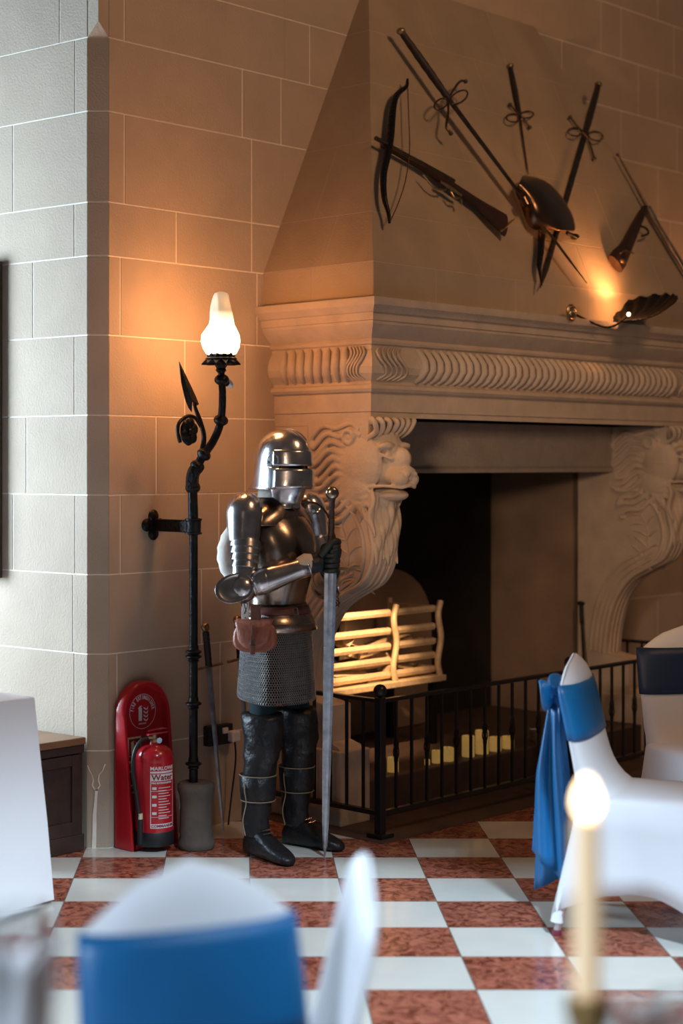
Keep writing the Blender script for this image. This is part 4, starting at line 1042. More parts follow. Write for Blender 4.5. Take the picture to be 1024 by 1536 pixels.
# gloved hands: palm and five fingers closed round the grip
def hand(wr, zc, s_, nm):
    c = along(zc); toC = (c-wr); toC.z = 0; toC.normalize(); tip = toC
    sidev = ZH.cross(tip).normalized()*(-s_)      # towards the back of the hand
    vs = []; es = []; rs = []
    def v(p, r): vs.append(tuple(p)); rs.append(r); return len(vs)-1
    w_ = v(wr, .030); root_i = w_
    pm = v(wr.lerp(c, .45)+sidev*.012+ZH*.0, (.034, .040)); es.append((w_, pm))
    pk = v(c-tip*.030+sidev*.022, (.022, .036)); es.append((pm, pk))
    o1 = skin_body(nm, vs, es, rs, M['glove'], KN, 2)
    for k in range(4):
        z = zc+.030-.0205*k; cc = along(z); r = .0115-.0008*abs(k-1); rad = .029
        fp = []
        ln = [1.0, 1.0, 1.0, .85][k]
        for j, a in enumerate((-.15, .35, .8, 1.3, 1.75, 2.2, 2.75, 3.2*ln)):
            a_ = a; fp.append(cc+sidev*math.cos(a_)*(rad)+tip*math.sin(a_)*rad - (tip*.012 if j == 0 else Vector((0, 0, 0))))
        fp = [wr.lerp(c, .62)+sidev*.020+ZH*(z-zc)*.85]+fp
        rr = [r*1.15, r*1.12, r*1.14, r, r*1.05, r*1.12, r*.98, r*1.02, r*.9][:len(fp)]
        P = bez(fp, 3); mb = MB(); m = len(P)
        R_ = [lerp(rr[min(int(i/3), len(rr)-1)], rr[min(int(i/3)+1, len(rr)-1)], (i % 3)/3) for i in range(m)]
        mb.tube(P, R_, n=10); mb.ell(P[-1], (R_[-1],)*3, n=10, m=8); mb.build('finger', M['glove'], o1, smooth=80)
    th = [wr.lerp(c, .35)-sidev*.010+ZH*.022, wr.lerp(c, .62)-sidev*.026+ZH*.040, c-sidev*.030-tip*.006+ZH*.050, c-sidev*.024+tip*.018+ZH*.052, c-sidev*.006+tip*.032+ZH*.046]
    P = bez(th, 4); m = len(P); mb = MB(); R_ = [lerp(.0165, .0115, i/(m-1)) for i in range(m)]; mb.tube(P, R_, n=10); mb.ell(P[-1], (R_[-1],)*3, n=10, m=8); mb.build('thumb', M['glove'], o1, smooth=80)
    # cuff of the glove
    MB().tube([wr-toC*.02, wr+toC*.012, wr+toC*.03], [.036, .037, .031], n=16).build('glove_cuff', M['glove'], o1, smooth=60)
hand(W1, 1.235, -1, 'gloved_hand'); hand(W2, 1.20, 1, 'gloved_hand')
# pouch at the right hip
PB = Vector((-.205, -.045, .905)); prot = Matrix.Rotation(math.radians(-62), 3, 'Z')
def pl(x, y, z): return PB+prot @ Vector((x, y, z))
rows = []
for (y, sc_) in ((-.032, .90), (-.022, 1.0), (.022, 1.0), (.032, .90)):
    row = []
    for k in range(32):
        q = 2*math.pi*k/32; c_, s2 = math.cos(q), math.sin(q); x = .087*math.copysign(abs(c_)**.75, c_)*(1+.10*(-s2)); z = .063*math.copysign(abs(s2)**.75, s2)
        row.append(pl(x*sc_, y, z*sc_))
    rows.append(row)
po = MB().loft(rows).build('pouch', M['pouch'], KN, smooth=60, bevel=.003)
rows = []
for i in range(7):
    t = i/6; zz = lerp(.070, -.012, t); row = []
    for k in range(17):
        u_ = (k/16-.5)*2; wz = .076*(1-.18*t); drop = -.036*(1-abs(u_)**2.5)*t
        row.append(pl(u_*wz, -.036-.010*math.sin(t*2.6)*(1-abs(u_)**4)*1.0+(.028 if i == 0 else 0), zz+drop))
    rows.append(row)
MB().loft(rows, cap0=False, cap1=False, closed=False).build('pouch_flap', M['pouch'], po, smooth=70, solid=.004)
mb = MB(); mb.box(pl(0, -.050, -.030), (.017, .004, .075), prot); mb.box(pl(.0, -.048, .025), (.010, .004, .05), prot); mb.build('pouch_strap', M['pouchdark'], po, smooth=0, bevel=.001)
MB().tube([pl(-.012, -.055, -.012), pl(.012, -.055, -.012), pl(.012, -.055, -.030), pl(-.012, -.055, -.030)], .0022, n=6, closed=True).build('pouch_buckle', M['chrome'], po, smooth=60)
MB().box(pl(.004, -.012, .092), (.040, .006, .065), prot).build('pouch_hanger', M['pouchdark'], KN, smooth=0, bevel=.002)
mb = MB(); mb.box(pl(-.038, -.010, .105), (.030, .005, .10), prot); o_ = mb.build('punched_strap', M['shirt'], KN, smooth=0, bevel=.002)
mb = MB()
for k in range(4): mb.ell(pl(-.038, -.0135, .075+.02*k), (.0025, .0025, .0025), n=8, m=6)
mb.build('strap_hole', M['rubber'], o_, smooth=60)
# ------------------------------------------------------------------ the sword it holds
SW = thing('longsword', 'longsword held upright by the suit of armour with its point on the floor', 'sword', ST)
wax = (ST-SP).normalized(); side = Vector((1, .15, 0)); side = (side-wax*side.dot(wax)).normalized(); nrm_ = wax.cross(side)
if nrm_.y > 0: nrm_ = -nrm_
def ws(t, a=0, b_=0): return SP+wax*t+side*a+nrm_*b_-ST
Ltot = (ST-SP).length; G0 = .318
rings = []
for t, w_ in ((G0, .050), (G0+.10, .049), (.55, .047), (.8, .042), (1.1, .036), (1.35, .028), (Ltot-.04, .018), (Ltot, .004)):
    h = .0035; rings.append([ws(t, -w_/2), ws(t, -w_*.22, h), ws(t, -w_*.10, h*.7), ws(t, w_*.10, h*.7), ws(t, w_*.22, h), ws(t, w_/2), ws(t, w_*.2, -h), ws(t, -w_*.2, -h)])
MB().loft(rings).build('blade', M['blade'], SW, smooth=15)
MB().tube([ws(G0+.0, -.125, .004), ws(G0+.0-.004, -.10), ws(G0, -.05), ws(G0, 0), ws(G0, .05), ws(G0+.002, .10), ws(G0+.012, .125)], [.003, .0045, .006, .008, .006, .0045, .003], n=8).build('crossguard', M['bladewarm'], SW, smooth=60)
P = [ws(.03+.285*i/40) for i in range(41)]; MB().tube(P, [.0135*(1-.15*math.sin(i/40*math.pi*2))*(1.0+.07*math.sin(i*1.57)) for i in range(41)], n=12).build('grip', M['grip'], SW, smooth=60)
mb = MB(); rm = nrm_.to_track_quat('Z', 'Y').to_matrix(); mb.lathe([(.004, -.016), (.018, -.015), (.026, -.008), (.027, 0), (.026, .008), (.018, .015), (.004, .016)], ws(.012), n=24, rot=rm); mb.build('pommel', M['steel_dark'], SW, smooth=50)

# ================================================================== SWORDS LEANING ON THE WALL
def leaner(pom, tip, label, pp, gl_):
    B = thing('wall_sword', label, 'sword', tip, 0); ax = (Vector(tip)-Vector(pom)); L_ = ax.length; ax.normalize(); sd = UH*1.0; sd = (sd-ax*sd.dot(ax)).normalized(); nn = ax.cross(sd)
    def w_(t, a=0, b_=0): return Vector(pom)+ax*t+sd*a+nn*b_-Vector(tip)
    rings = []
    for i in range(7):
        t = lerp(.17, L_, i/6); ww = lerp(.036, .010, (i/6)**1.2); rings.append([w_(t, -ww/2), w_(t, 0, .003), w_(t, ww/2), w_(t, 0, -.003)])
    MB().loft(rings).build('blade', M['blade'], B, smooth=10)
    MB().tube([w_(.02+.15*i/14) for i in range(15)], [.014*(1+.08*(i % 2)) for i in range(15)], n=10).build('grip', M['rubber'], B, smooth=60)
    mb = MB(); rm = VH.to_track_quat('Z', 'Y').to_matrix(); mb.lathe([(.0, -.012), (.016, -.011), (.021, -.004), (.021, .004), (.016, .011), (.006, .012), (.005, .016), (0, .017)], w_(0), n=18, rot=rm); mb.build('pommel', M['brass'], B, smooth=40)
    mb = MB(); mb.tube([w_(.17, -.075, 0), w_(.17, -.03), w_(.17, .03), w_(.17, .078)], [.007, .006, .006, .007], n=8); mb.build('crossguard', M['brass'], B, smooth=60)
t1 = U(.53, .145, .04); p1_ = at(308, 942, 7.17); leaner(at(308, 941, 7.13), at(335, 1248, 7.17), 'slim sword with round brass pommel leaning on the wall by the torch pole', 0, 0)
leaner(at(356, 930, 7.19), at(378, 1240, 7.24), 'sword mostly hidden behind the armour and pouch, only pommel and guard tip showing', 0, 0)
# wall socket with plug
SK = thing('wall_socket', 'dark double wall socket low behind the leaning sword', 'socket', U(*[pv(322, 1101, .0)[0]], .0, pv(322, 1101, 0)[1]), math.pi/4)
MB().box((0, -.022, 0), (.15, .036, .088)).build('back_box', M['rubber'], SK, smooth=0, bevel=.004)
mb = MB().box((.065, -.055, -.010), (.052, .034, .05)); pg = mb.build('plug', M['white'], SK, smooth=0, bevel=.008); pg['label'] = 'white plug'
MB().box((.022, -.044, .018), (.030, .012, .026)).build('switch', M['white'], SK, smooth=0, bevel=.003)
MB().tube(bez([(.065, -.06, -.03), (.07, -.06, -.12), (.06, -.04, -.30), (.05, -.03, -.43)], 8), .004, n=6).build('flex', M['rubber'], SK, smooth=60)

# ================================================================== FIRE EXTINGUISHER AND ITS STAND
ES = thing('extinguisher_stand', 'red plastic fire extinguisher stand with arched back against the corner', 'extinguisher stand', U(.155, .015, .002), math.pi/4)
# local: x along wall, -y out
def arch(w_, z0, top, n=18):
    pts = [(-w_, z0)]; pts += [(-w_*math.cos(math.pi*k/n), top-w_+w_*math.sin(math.pi*k/n)) for k in range(n+1)]; pts.append((w_, z0)); return pts
out = arch(.134, .0, .685); inn = arch(.112, .0, .660)
def dep(z): return lerp(.108, .048, min(1, max(0, z/.62))**.7)
rows = [[Vector((x, 0, z)) for x, z in out], [Vector((x, -dep(z)*.75, z)) for x, z in out], [Vector((x*.97, -dep(z)*.97, z-(.006 if z > .3 else 0))) for x, z in out],
        [Vector(((a[0]+b_[0])/2, -dep(a[1]), (a[1]+b_[1])/2)) for a, b_ in zip(out, inn)], [Vector((x*1.02, -dep(z)*.94, z)) for x, z in inn], [Vector((x, -.022, z)) for x, z in inn]]
mb = MB(); mb.loft(rows, cap0=True, cap1=True, closed=False)
mb.build('arched_tub', M['red'], ES, smooth=50)
MB().box((0, -.055, .012), (.215, .10, .022)).build('base_tray', M['red'], ES, smooth=0, bevel=.003)
# round pictogram on the back panel
def place(mb_, cx, cz, y): return mb_.xf(lambda p: Vector((cx+p.x, y-p.z, cz+p.y)))
yb = -.0225; cx, cz = .0, .555
lab = bpy.data.objects.new('round_sign', None); 
mb = MB(); ro, n = .072, 48
for r0, r1 in ((.0715, .0735), ):
    ring_ = [[Vector((r*math.cos(2*math.pi*k/n), r*math.sin(2*math.pi*k/n), .0008)) for k in range(n)] for r in (r0, r1)]; mb.loft(ring_, cap0=False, cap1=False)
tx = 'FIRE EXTINGUISHER'
for i, ch in enumerate(tx):
    if ch == ' ': continue
    a = math.radians(172-164*i/(len(tx)-1)); t = text_mb(ch, .0235, bold=.0006); rt = Matrix.Rotation(a-math.pi/2, 3, 'Z')
    for p in t.v: pass
    t.xf(lambda p: rt @ Vector((p.x*.58, p.y, p.z))+Vector((.0585*math.cos(a), .0585*math.sin(a), 0))); mb.add(t.v, t.f)
# bottle and flames
def poly2(mb_, P, z=.0008): mb_.add([Vector((x, y, z)) for x, y in P], [tuple(range(len(P)))])
def picto(mb_, s_, dx, dy):
    f = lambda P: [(x*s_+dx, y*s_+dy) for x, y in P]
    poly2(mb_, f([(-.9, -1.3), (-.15, -1.3), (-.15, .65), (-.25, .85), (-.38, .9), (-.38, 1.05), (-.55, 1.05), (-.55, .92), (-.8, .85), (-.9, .6)]))
    poly2(mb_, f([(-1.05, .78), (-.7, 1.12), (-.15, 1.22), (-.15, 1.08), (-.6, .98), (-.95, .7)]))
    for k in range(4):
        b_ = 1.0-.62*k; poly2(mb_, f([(.1, b_-.05), (.3, b_-.4), (.75, b_-.62), (1.15, b_-.45), (1.2, b_+.05), (1.0, b_-.28), (.7, b_-.38), (.4, b_-.15)]))
picto(mb, .0255, .0, -.006)
t = text_mb('FIREPOINT', .009); t.xf(lambda p: p+Vector((0, -.052, 0))); mb.add(t.v, t.f)
rs_ = place(mb, cx, cz, yb).build('round_sign', M['label'], ES, smooth=0, recalc=False); rs_['label'] = 'round white FIRE EXTINGUISHER pictogram'
mb = MB().box((0, 0, 0), (.072, .235, .0012)); sg = place(mb, -.046, .335, yb-.0005).build('instruction_sign', M['signcream'], ES, smooth=0); sg['label'] = 'cream instruction card'
mb = MB(); mb.box((0, .076, .0008), (.062, .068, .0006)); 
for yy, hh in ((.028, .016), (-.006, .030), (-.055, .05), (-.098, .020)): mb.box((0, yy, .0008), (.062, hh, .0006))
place(mb, -.046, .335, yb-.0012).build('sign_panel', M['labelred'], sg, smooth=0)
mb = MB(); picto(mb, .022, 0, .076); place(mb, -.046, .335, yb-.0020).build('sign_pictogram', M['signcream'], sg, smooth=0, recalc=False)
mb = MB()
for yy in (.028, -.006, -.055, -.098):
    for k in range(3): mb.box((-.002+.004*k, yy+.006-.006*k, .001), (.04-.008*k, .0018, .0004))
place(mb, -.046, .335, yb-.0020).build('sign_print', M['signcream'], sg, smooth=0, recalc=False)
# the bottle
EX = thing('fire_extinguisher', 'red water fire extinguisher with white label standing in the red stand', 'fire extinguisher', U(.12, .150, .026), math.radians(28)); EX.scale = (1, 1, .91)
mb = MB(); mb.lathe([(.0, .0), (.078, .0), (.081, .004), (.081, .062), (.079, .066), (0, .066)], n=40); mb.build('foot_ring', M['rubber'], EX, smooth=40)
mb = MB(); mb.lathe([(.0, .06), (.079, .062), (.080, .07), (.080, .375), (.0795, .378), (.0795, .381), (.080, .384), (.078, .405), (.070, .425), (.055, .440), (.038, .448), (.022, .452), (.020, .462), (0, .462)], n=48); mb.build('cylinder', M['redmetal'], EX, smooth=50)
mb = MB(); mb.lathe([(.018, .455), (.018, .475), (.013, .478), (.013, .495), (0, .497)], n=20); mb.tube([(0, 0, .480), (-.03, 0, .482)], .009, n=10); mb.build('valve', M['brass'], EX, smooth=40)
mb = MB(); mb.prism([Vector((-.035, -.011, .492)), Vector((.055, -.011, .500)), Vector((.058, -.011, .508)), Vector((-.03, -.011, .502))], (0, .022, 0)); mb.prism([Vector((-.03, -.011, .512)), Vector((.03, -.011, .528)), Vector((.062, -.011, .520)), Vector((.03, -.011, .518))], (0, .022, 0)); mb.build('handle', M['redmetal'], EX, smooth=0, bevel=.002)
MB().lathe([(.013, -.003), (.014, 0), (.013, .003)], (.012, -.020, .470), n=18, rot=Matrix.Rotation(math.pi/2, 3, 'X')).build('pressure_gauge', M['chrome'], EX, smooth=40)
MB().tube(bez([(-.025, 0, .482), (-.065, -.005, .470), (-.098, -.015, .42), (-.108, -.025, .34), (-.10, -.04, .24), (-.092, -.05, .15), (-.088, -.052, .10)], 7), .0085, n=10).build('hose', M['rubber'], EX, smooth=60)
MB().tube([(-.088, -.052, .135), (-.088, -.052, .115), (-.088, -.052, .02)], [.0095, .012, .010], n=12).build('nozzle', M['rubber'], EX, smooth=40)
MB().tube([(-.088, -.052, .155), (-.088, -.052, .130)], .0105, n=12).build('hose_tag', M['signcream'], EX, smooth=40)
def wrap(mb_, z0, r, a0=math.radians(-52)):   # x -> angle round the bottle
    return mb_.xf(lambda p: Vector(((r+p.z)*math.sin(p.x/.08+0)*1, -(r+p.z)*math.cos(p.x/.08), z0+p.y)))
def gridrect(x0, x1, y0, y1, mi=0, z=0):
    mb_ = MB(); n = 14
    for k in range(n):
        a_, b_ = lerp(x0, x1, k/n), lerp(x0, x1, (k+1)/n); mb_.add([(a_, y0, z), (b_, y0, z), (b_, y1, z), (a_, y1, z)], [(0, 1, 2, 3)])
    return mb_
def onb(mb_, name, m, par, r=.0806): return wrap(mb_, .0, r).build(name, m, par, smooth=0, recalc=False)
LX0, LX1 = -.052, .060
base = MB()
for x0, x1, y0, y1 in ((LX0, LX1, .333, .342), (LX0, LX1, .298, .329), (LX0, LX0+.003, .085, .30), (LX1-.003, LX1, .085, .30), (LX0, LX1, .085, .105), (LX0, LX1, .252, .2535), (LX0, LX1, .135, .1365)):
    g_ = gridrect(x0, x1, y0, y1); base.add(g_.v, g_.f)
lb = onb(base, 'label_panel', M['label'], EX); lb['label'] = 'white printed label'
mb = MB()
t = text_mb('MARLOWE', .023, bold=.0006); t.xf(lambda p: p+Vector((.004, .354, 0))); onb(t, 'maker_lettering', M['label'], EX, .0808)
t = text_mb('FIRE EXTINGUISHER', .0105, bold=.0004); t.xf(lambda p: p+Vector((.0, .289, 0))); mb.add(t.v, t.f)
for k in range(14):
    yy = .278-.0125*k
    if 118 < yy*1000 < 272: 
        g_ = gridrect(-.018, .03+.012*math.sin(k*2.1), yy, yy+.003); mb.add(g_.v, g_.f)
        if k % 3 == 1: g_ = gridrect(-.044, -.026, yy-.006, yy+.006); mb.add(g_.v, g_.f)
onb(mb, 'label_text', M['label'], EX, .0808)
t = text_mb('Water', .036, bold=.0008); t.xf(lambda p: p+Vector((.002, .3135, 0))); onb(t, 'type_lettering', M['labelred'], EX, .0812)
t = text_mb('COMMANDER', .0165, bold=.0005); t.xf(lambda p: p+Vector((.004, .095, 0))); onb(t, 'range_lettering', M['labelred'], EX, .0812)

# ================================================================== LEFT: BENCH, PICTURE FRAME
BN = thing('window_bench', 'dark panelled oak bench with lighter top along the pale left wall', 'bench', PL+Vector((-.02, -.03, 0)))
def bp_(s_, d, z): return LD*s_+(-UH)*d+Vector((0, 0, z))   # s: along the left wall, d: out towards the room
def bprism(pts, z0, z1): return MB().prism([bp_(s_, d, z0) for s_, d in pts], (0, 0, z1-z0))
bprism([(.0, .0), (.0, .42), (1.6, .42), (1.6, 0)], 0, .44).build('carcass', M['chestwood'], BN, smooth=0)
bprism([(-.025, .0), (-.025, .445), (1.62, .445), (1.62, 0)], .44, .470).build('bench_top', M['chesttop'], BN, smooth=0, bevel=.006)
bprism([(-.015, .0), (-.015, .435), (0, .435), (0, 0)], .405, .44).build('top_moulding', M['chestwood'], BN, smooth=0, bevel=.004)
bprism([(-.015, .0), (-.015, .435), (0, .435), (0, 0)], .0, .07).build('skirting', M['chestwood'], BN, smooth=0, bevel=.004)
for d0, d1, z0, z1 in ((.02, .06, .07, .40), (.36, .40, .07, .40), (.06, .36, .355, .40), (.06, .36, .07, .125)):
    bprism([(-.012, d0), (-.012, d1), (0, d1), (0, d0)], z0, z1).build('panel_frame', M['chestwood'], BN, smooth=0, bevel=.003)
pfz0, pfz1 = 1.10, 2.478
PF = thing('picture_frame', 'brown wooden picture frame at the left edge on the pale wall', 'picture frame', PL+LD*lt(4.5)+LN*.003+ZH*1.79)
def pfp(s_, d, z): return LD*s_+LN*d+ZH*z
hz = (pfz1-pfz0)/2
for nm, s0, s1, z0, z1 in (('frame_side', 0, .05, -hz, hz), ('frame_side', 1.05, 1.10, -hz, hz), ('frame_rail', .05, 1.05, hz-.05, hz), ('frame_rail', .05, 1.05, -hz, -hz+.05)):
    MB().prism([pfp(s0, 0, z0), pfp(s1, 0, z0), pfp(s1, .045, z0), pfp(s0, .045, z0)], (0, 0, z1-z0)).build(nm, M['frame'], PF, smooth=0, bevel=.004)
MB().prism([pfp(.05, 0, -hz+.05), pfp(1.05, 0, -hz+.05), pfp(1.05, .02, -hz+.05), pfp(.05, .02, -hz+.05)], (0, 0, 2*hz-.1)).build('canvas', M['canvas'], PF, smooth=0)

# ================================================================== TABLES
TB = thing('banquet_table', 'square cornered table under a white floor length cloth at the left', 'table', at(52, 1048, 6.06)*1, math.pi/4)
TB.location.z = 0
def cloth_box(w_, d_, h, fl_out=.04, n=16, name='tablecloth', par=None, corner=True):
    # corner at the origin, runs to -x and +y in the table's own frame (x along u, y away from the room)
    rows = []
    def outline(o, z, wv):
        pts = []
        c0 = [(-w_, 0), (0, 0), (0, d_), (-w_, d_)]
        for a_, b_ in zip(c0, c0[1:]+c0[:1]):
            for k in range(n):
                t = k/n; x, y = lerp(a_[0], b_[0], t), lerp(a_[1], b_[1], t)
                cxm, cym = -w_/2, d_/2; nx, ny = (x-cxm)/(w_/2), (y-cym)/(d_/2); s_ = o*(1+wv*.5*math.sin(t*16+x*7))
                px = x+(s_ if abs(nx) > .999 else 0)*math.copysign(1, nx); py = y+(s_ if abs(ny) > .999 else 0)*math.copysign(1, ny); pts.append(Vector((px, py, z)))
        return pts
    for z, o, wv in ((h, -.008, 0), (h-.003, -.001, 0), (h-.012, .0, 0), (h*.75, fl_out*.25, .15), (h*.4, fl_out*.65, .25), (.012, fl_out, .3)): rows.append(outline(o, z, wv))
    return MB().loft(rows, cap0=True, cap1=False).build(name, M['cloth'], par, smooth=35)
cloth_box(1.3, .8, .75, .05, par=TB)
# dark frame: top board and legs under the cloth
MB().box((-.65, .4, .73), (1.27, .77, .02)).build('table_top', M['wood'], TB, smooth=0)
for x, y in ((-.06, .06), (-1.24, .06), (-.06, .74), (-1.24, .74)): MB().box((x, y, .36), (.04, .04, .72)).build('leg', M['wood'], TB, smooth=0)
# ================================================================== CHAIRS
def chair(label, loc, rz, sash='sash', bow=False, z0=.66, z1=.845, group='white covered banquet chairs', name='banquet_chair'):
    # own frame: faces -y, back at +y
    T = thing(name, label, 'chair', loc, rz, group)
    W_, SH_, D_ = .215, .47, .43
    def ztop(x): return .935-.108*(abs(x)/W_)**1.65
    def zsec(zz, g):                             # level section for the sash
        out = []
        for v_ in sec(0, 32, 0):
            x = v_.x; p = (zz-(SH_-.02))/(ztop(x)-(SH_-.02)); k = len(out); w = sec(p, 32, g)[k]; out.append(Vector((w.x, w.y, zz)))
        return out
    def sec(p, n=32, g=0.0):
        out = []
        for k in range(n):
            q = 2*math.pi*k/n; c_, s_ = math.cos(q), math.sin(q)
            w_ = W_*(1+.03*math.sin(p*3)) if p > .15 else W_
            x = w_*math.copysign(abs(c_)**.45, c_)
            th = .032*(1-.25*p)*(1 if p < .88 else math.sqrt(max(.01, 1-((p-.88)/.12)**2))); yy = th*math.copysign(abs(s_)**.8, s_)
            # filleted foot of the backrest
            yf = 0
            if s_ < 0: yf = -.16*math.exp(-p*9)*abs(s_)
            z = SH_-.02+p*(ztop(x)-(SH_-.02)); y = .19+.075*p**1.3+yy+yf
            if g: x += g*math.copysign(1, c_)*abs(c_)**.4; y += g*math.copysign(1, s_)*abs(s_)**.5
            out.append(Vector((x, y, z)))
        return out
    mb = MB(); ps = [0, .03, .07, .12, .18, .25, .33, .42, .52, .62, .72, .82, .88, .92, .95, .975, .99, 1.0]
    mb.loft([sec(p) for p in ps])
    cv = mb.build('cover', M['cover'], T, smooth=70)
    # seat and stretched skirt with arched openings
    n = 64; rows = []
    def so(k, r, z): 
        q = 2*math.pi*k/n; c_, s_ = math.cos(q), math.sin(q); m_ = 1/max(abs(c_), abs(s_)); m_ = min(m_, 1.30); return Vector((c_*m_*r*.225, s_*m_*r*D_/2, z))
    rows.append([so(k, .02, SH_+.012) for k in range(n)]); rows.append([so(k, .6, SH_+.010) for k in range(n)]); rows.append([so(k, .92, SH_+.002) for k in range(n)]); rows.append([so(k, 1.0, SH_-.016) for k in range(n)])
    def arch_z(k):
        q = (k/n*4+.5) % 1.0; m_ = abs(q-.5)*2         # 0 mid-side .. 1 corner
        return .085*(1-m_**2.6)+.075
    for t in (.25, .5, .75, 1.0):
        row = []
        for k in range(n):
            q = (k/n*4+.5) % 1.0; m_ = abs(q-.5)*2; z = lerp(SH_-.03, arch_z(k), t); r = 1.0+.16*t*m_**3-.10*math.sin(t*math.pi*.6)*(1-m_)*.7
            row.append(so(k, r, z)+Vector((0, .06*t*m_ if math.sin(2*math.pi*k/n) > .3 else 0, 0)))
        rows.append(row)
    s2 = MB().loft(rows, cap0=True, cap1=False).build('seat_skirt', M['cover'], cv, smooth=60, solid=.003)
    for x in (-.215, .215):
        for y0, y1 in ((-.205, -.245), (.205, .275)):
            l_ = MB().tube([(x*.95, y0*.9, .40), (x*1.06, y1, .012)], .013, n=10).build('leg', M['chairmetal'], T, smooth=60)
            MB().lathe([(.016, 0), (.017, .004), (.015, .02)], (x*1.06, y1, 0), n=12).build('foot_cap', M['foot'], l_, smooth=40)
            mb = MB().tube([(x*1.0, lerp(y0, y1, .55), .20), (x*1.05, y1*.99, .075), (x*1.07, y1, .045)], [.02, .020, .022], n=10); mb.build('leg_sleeve', M['cover'], l_, smooth=50)
    if sash:
        rg = [zsec(lerp(z0, z1, i/6), .004) for i in range(7)]
        sa = MB().loft(rg, cap0=False, cap1=False).build('sash', M[sash], T, smooth=70, solid=.003)
        if bow:
            mb = MB(); y = .285; z = .775
            mb.ell((0, y+.05, z), (.035, .035, .04)); 
            for s_ in (-1, 1):
                P = bez([(0, y+.04, z), (s_*.06, y+.07, z+.05), (s_*.11, y+.06, z+.055), (s_*.10, y+.055, z-.01), (s_*.05, y+.06, z-.02), (0, y+.05, z)], 5); mb.tube(P, [.022]*len(P), n=10, flat=.45)
            mb.build('bow_knot', M[sash], sa, smooth=70)
            for s_, L_, w0 in ((-1, .58, .075), (1, .64, .085)):
                rows = []
                for i in range(15):
                    t = i/14; zc_ = z-.02-L_*t; ww = lerp(.03, w0, min(1, t*2.2)); row = []
                    for k in range(17):
                        u_ = (k/16-.5)*2; row.append(Vector((s_*.035+u_*ww*.35+.018*math.sin(u_*5+t*3)*min(1, t*3), y+.045+(u_+.25)*ww*.95*(.6+.4*t)+.0*t, zc_-(.05*(u_*s_)*t if i > 10 else .03*u_*s_*t))))
                    rows.append(row)
                MB().loft(rows, cap0=False, cap1=False, closed=False).build('sash_tail', M[sash], sa, smooth=80, solid=.004)
    return T
c1 = chair('white covered chair with a broad royal blue sash in the foreground', (.012, 2.55, 0), math.radians(22), 'sash', False, .645, .832); c1.scale = (.88, 1, 1)
c2 = chair('plain white covered chair seen edge-on beside the blue sashed foreground chair', ((532-361)/FPX*3.05-.235, 3.05, 0), math.radians(-90), None); c2.scale = (.95, .95, .95)
chair('white covered chair with a hanging royal blue sash bow seen from its side', (1.415, 5.74, 0), math.radians(66), 'sash', True)
chair('white covered chair with a dark navy sash behind the blue bowed one', (1.90, 6.62, 0), math.radians(-158+180-8), 'sashdark', False)
# ================================================================== FOREGROUND TABLE WITH CANDLE AND GLASSES
FT = thing('round_table', 'round foreground table under a white cloth below the candle and glasses', 'table', (.2, 1.38, 0))
rows = []
for z, r in ((.75, .02), (.75, .5), (.75, .76), (.747, .775), (.735, .78), (.55, .782), (.3, .79), (.02, .81)):
    rows.append([Vector((r*(1+(.03*math.sin(k/72*2*math.pi*14) if z < .6 else 0)*(.75-z))*math.cos(2*math.pi*k/72), r*(1+(.03*math.sin(k/72*2*math.pi*14) if z < .6 else 0)*(.75-z))*math.sin(2*math.pi*k/72), z)) for k in range(72)])
MB().loft(rows, cap1=False).build('tablecloth', M['cloth'], FT, smooth=60)
MB().lathe([(.0, .0), (.28, .0), (.26, .03), (.05, .06), (.045, .70), (.3, .72), (.76, .73), (.76, .745), (0, .745)], n=40).build('table_frame', M['wood'], FT, smooth=30)
cp = at(880, 1210, 2.0); CD = thing('taper_candle', 'tall lit ivory candle in a gold holder on the foreground table', 'candle', (cp.x, 2.0, .751))
z0 = .955-.751
MB().lathe([(.055, 0), (.055, .008), (.03, .014), (.012, .03), (.010, .08), (.018, .10), (.010, .12), (.010, z0-.05), (.020, z0-.035), (.026, z0-.02), (.026, z0+.005), (.014, z0+.006), (0, z0+.006)], n=28).build('candle_holder', M['gold'], CD, smooth=40)
zt_ = cp.z-.751-.012
MB().lathe([(.0165, z0-.01), (.0155, zt_-.01), (.0140, zt_-.002), (.006, zt_-.004), (0, zt_-.006)], n=20).build('candle_stick', M['wax'], CD, smooth=50)
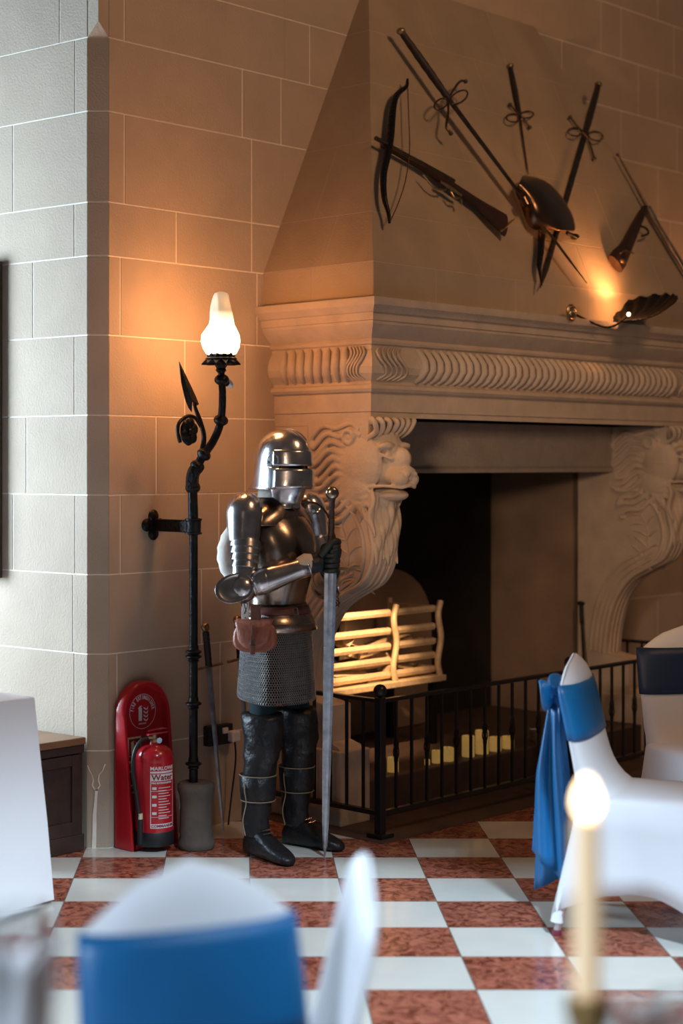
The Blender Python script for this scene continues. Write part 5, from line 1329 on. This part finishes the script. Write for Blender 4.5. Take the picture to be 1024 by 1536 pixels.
MB().tube([(0, 0, zt_-.008), (.002, 0, zt_+.008)], .001, n=5).build('wick', M['rubber'], CD, smooth=50)
MB().lathe([(.0, zt_-.003), (.009, zt_+.003), (.015, zt_+.012), (.015, zt_+.022), (.011, zt_+.034), (.005, zt_+.045), (0, zt_+.048)], n=18).build('flame', M['flame'], CD, smooth=60)
point('candle_flame_light', Vector((cp.x, 2.0, cp.z+.01)), .6, (1, .62, .3), .012)
def glass(px, Y, zrim, r, label, shape='wine'):
    x = (px-361)/FPX*Y; T = thing('wine_glass', label, 'glass', (x, Y, .751), 0, 'stemmed glasses on the foreground table'); h = zrim-.751
    bb = h*.42
    MB().lathe([(.0, .0), (r*.85, .001), (r*.85, .003), (.012, .008), (.004, .02), (.004, bb-.015), (.010, bb), (r*.75, bb+h*.12), (r, bb+h*.28), (r*1.0, h*.85), (r*.90, h), (r*.90-.0012, h), (r*.985, h*.85), (r*.98, bb+h*.28), (r*.72, bb+h*.125), (.006, bb+.006), (0, bb+.005)], n=36).build('bowl_and_stem', M['glass'], T, smooth=50)
glass(24, 1.92, 1.085, .046, 'large wine glass at the left edge of the foreground table')
glass(950, 1.95, .965, .034, 'wine glass just right of the candle on the foreground table')
glass(978, 1.86, .985, .034, 'middle one of the three glasses right of the candle')
glass(1018, 2.02, .955, .034, 'glass at the right edge, lit orange, on the foreground table')
# folded napkin by the big glass
mb = MB(); nx = (8-361)/FPX*1.8
for k in range(7):
    a = k/7*2*math.pi; d = Vector((math.cos(a), math.sin(a), 0)); e = Vector((-math.sin(a), math.cos(a), 0))
    mb.loft([[d*.01-e*.02, d*.02+e*.0+ZH*.01, d*.01+e*.02], [d*.035-e*.035+ZH*.10, d*.055+ZH*.11, d*.035+e*.035+ZH*.10], [d*.022-e*.012+ZH*.20, d*.05+ZH*.215, d*.022+e*.012+ZH*.20]], cap0=False, cap1=False, closed=False)
o = mb.build('folded_napkin', M['cloth'], smooth=60, solid=.002); o.location = (nx, 1.78, .752); o.scale = (1, 1, 1.55); tag(o, 'tall white folded napkin standing at the left edge of the foreground table', 'napkin')
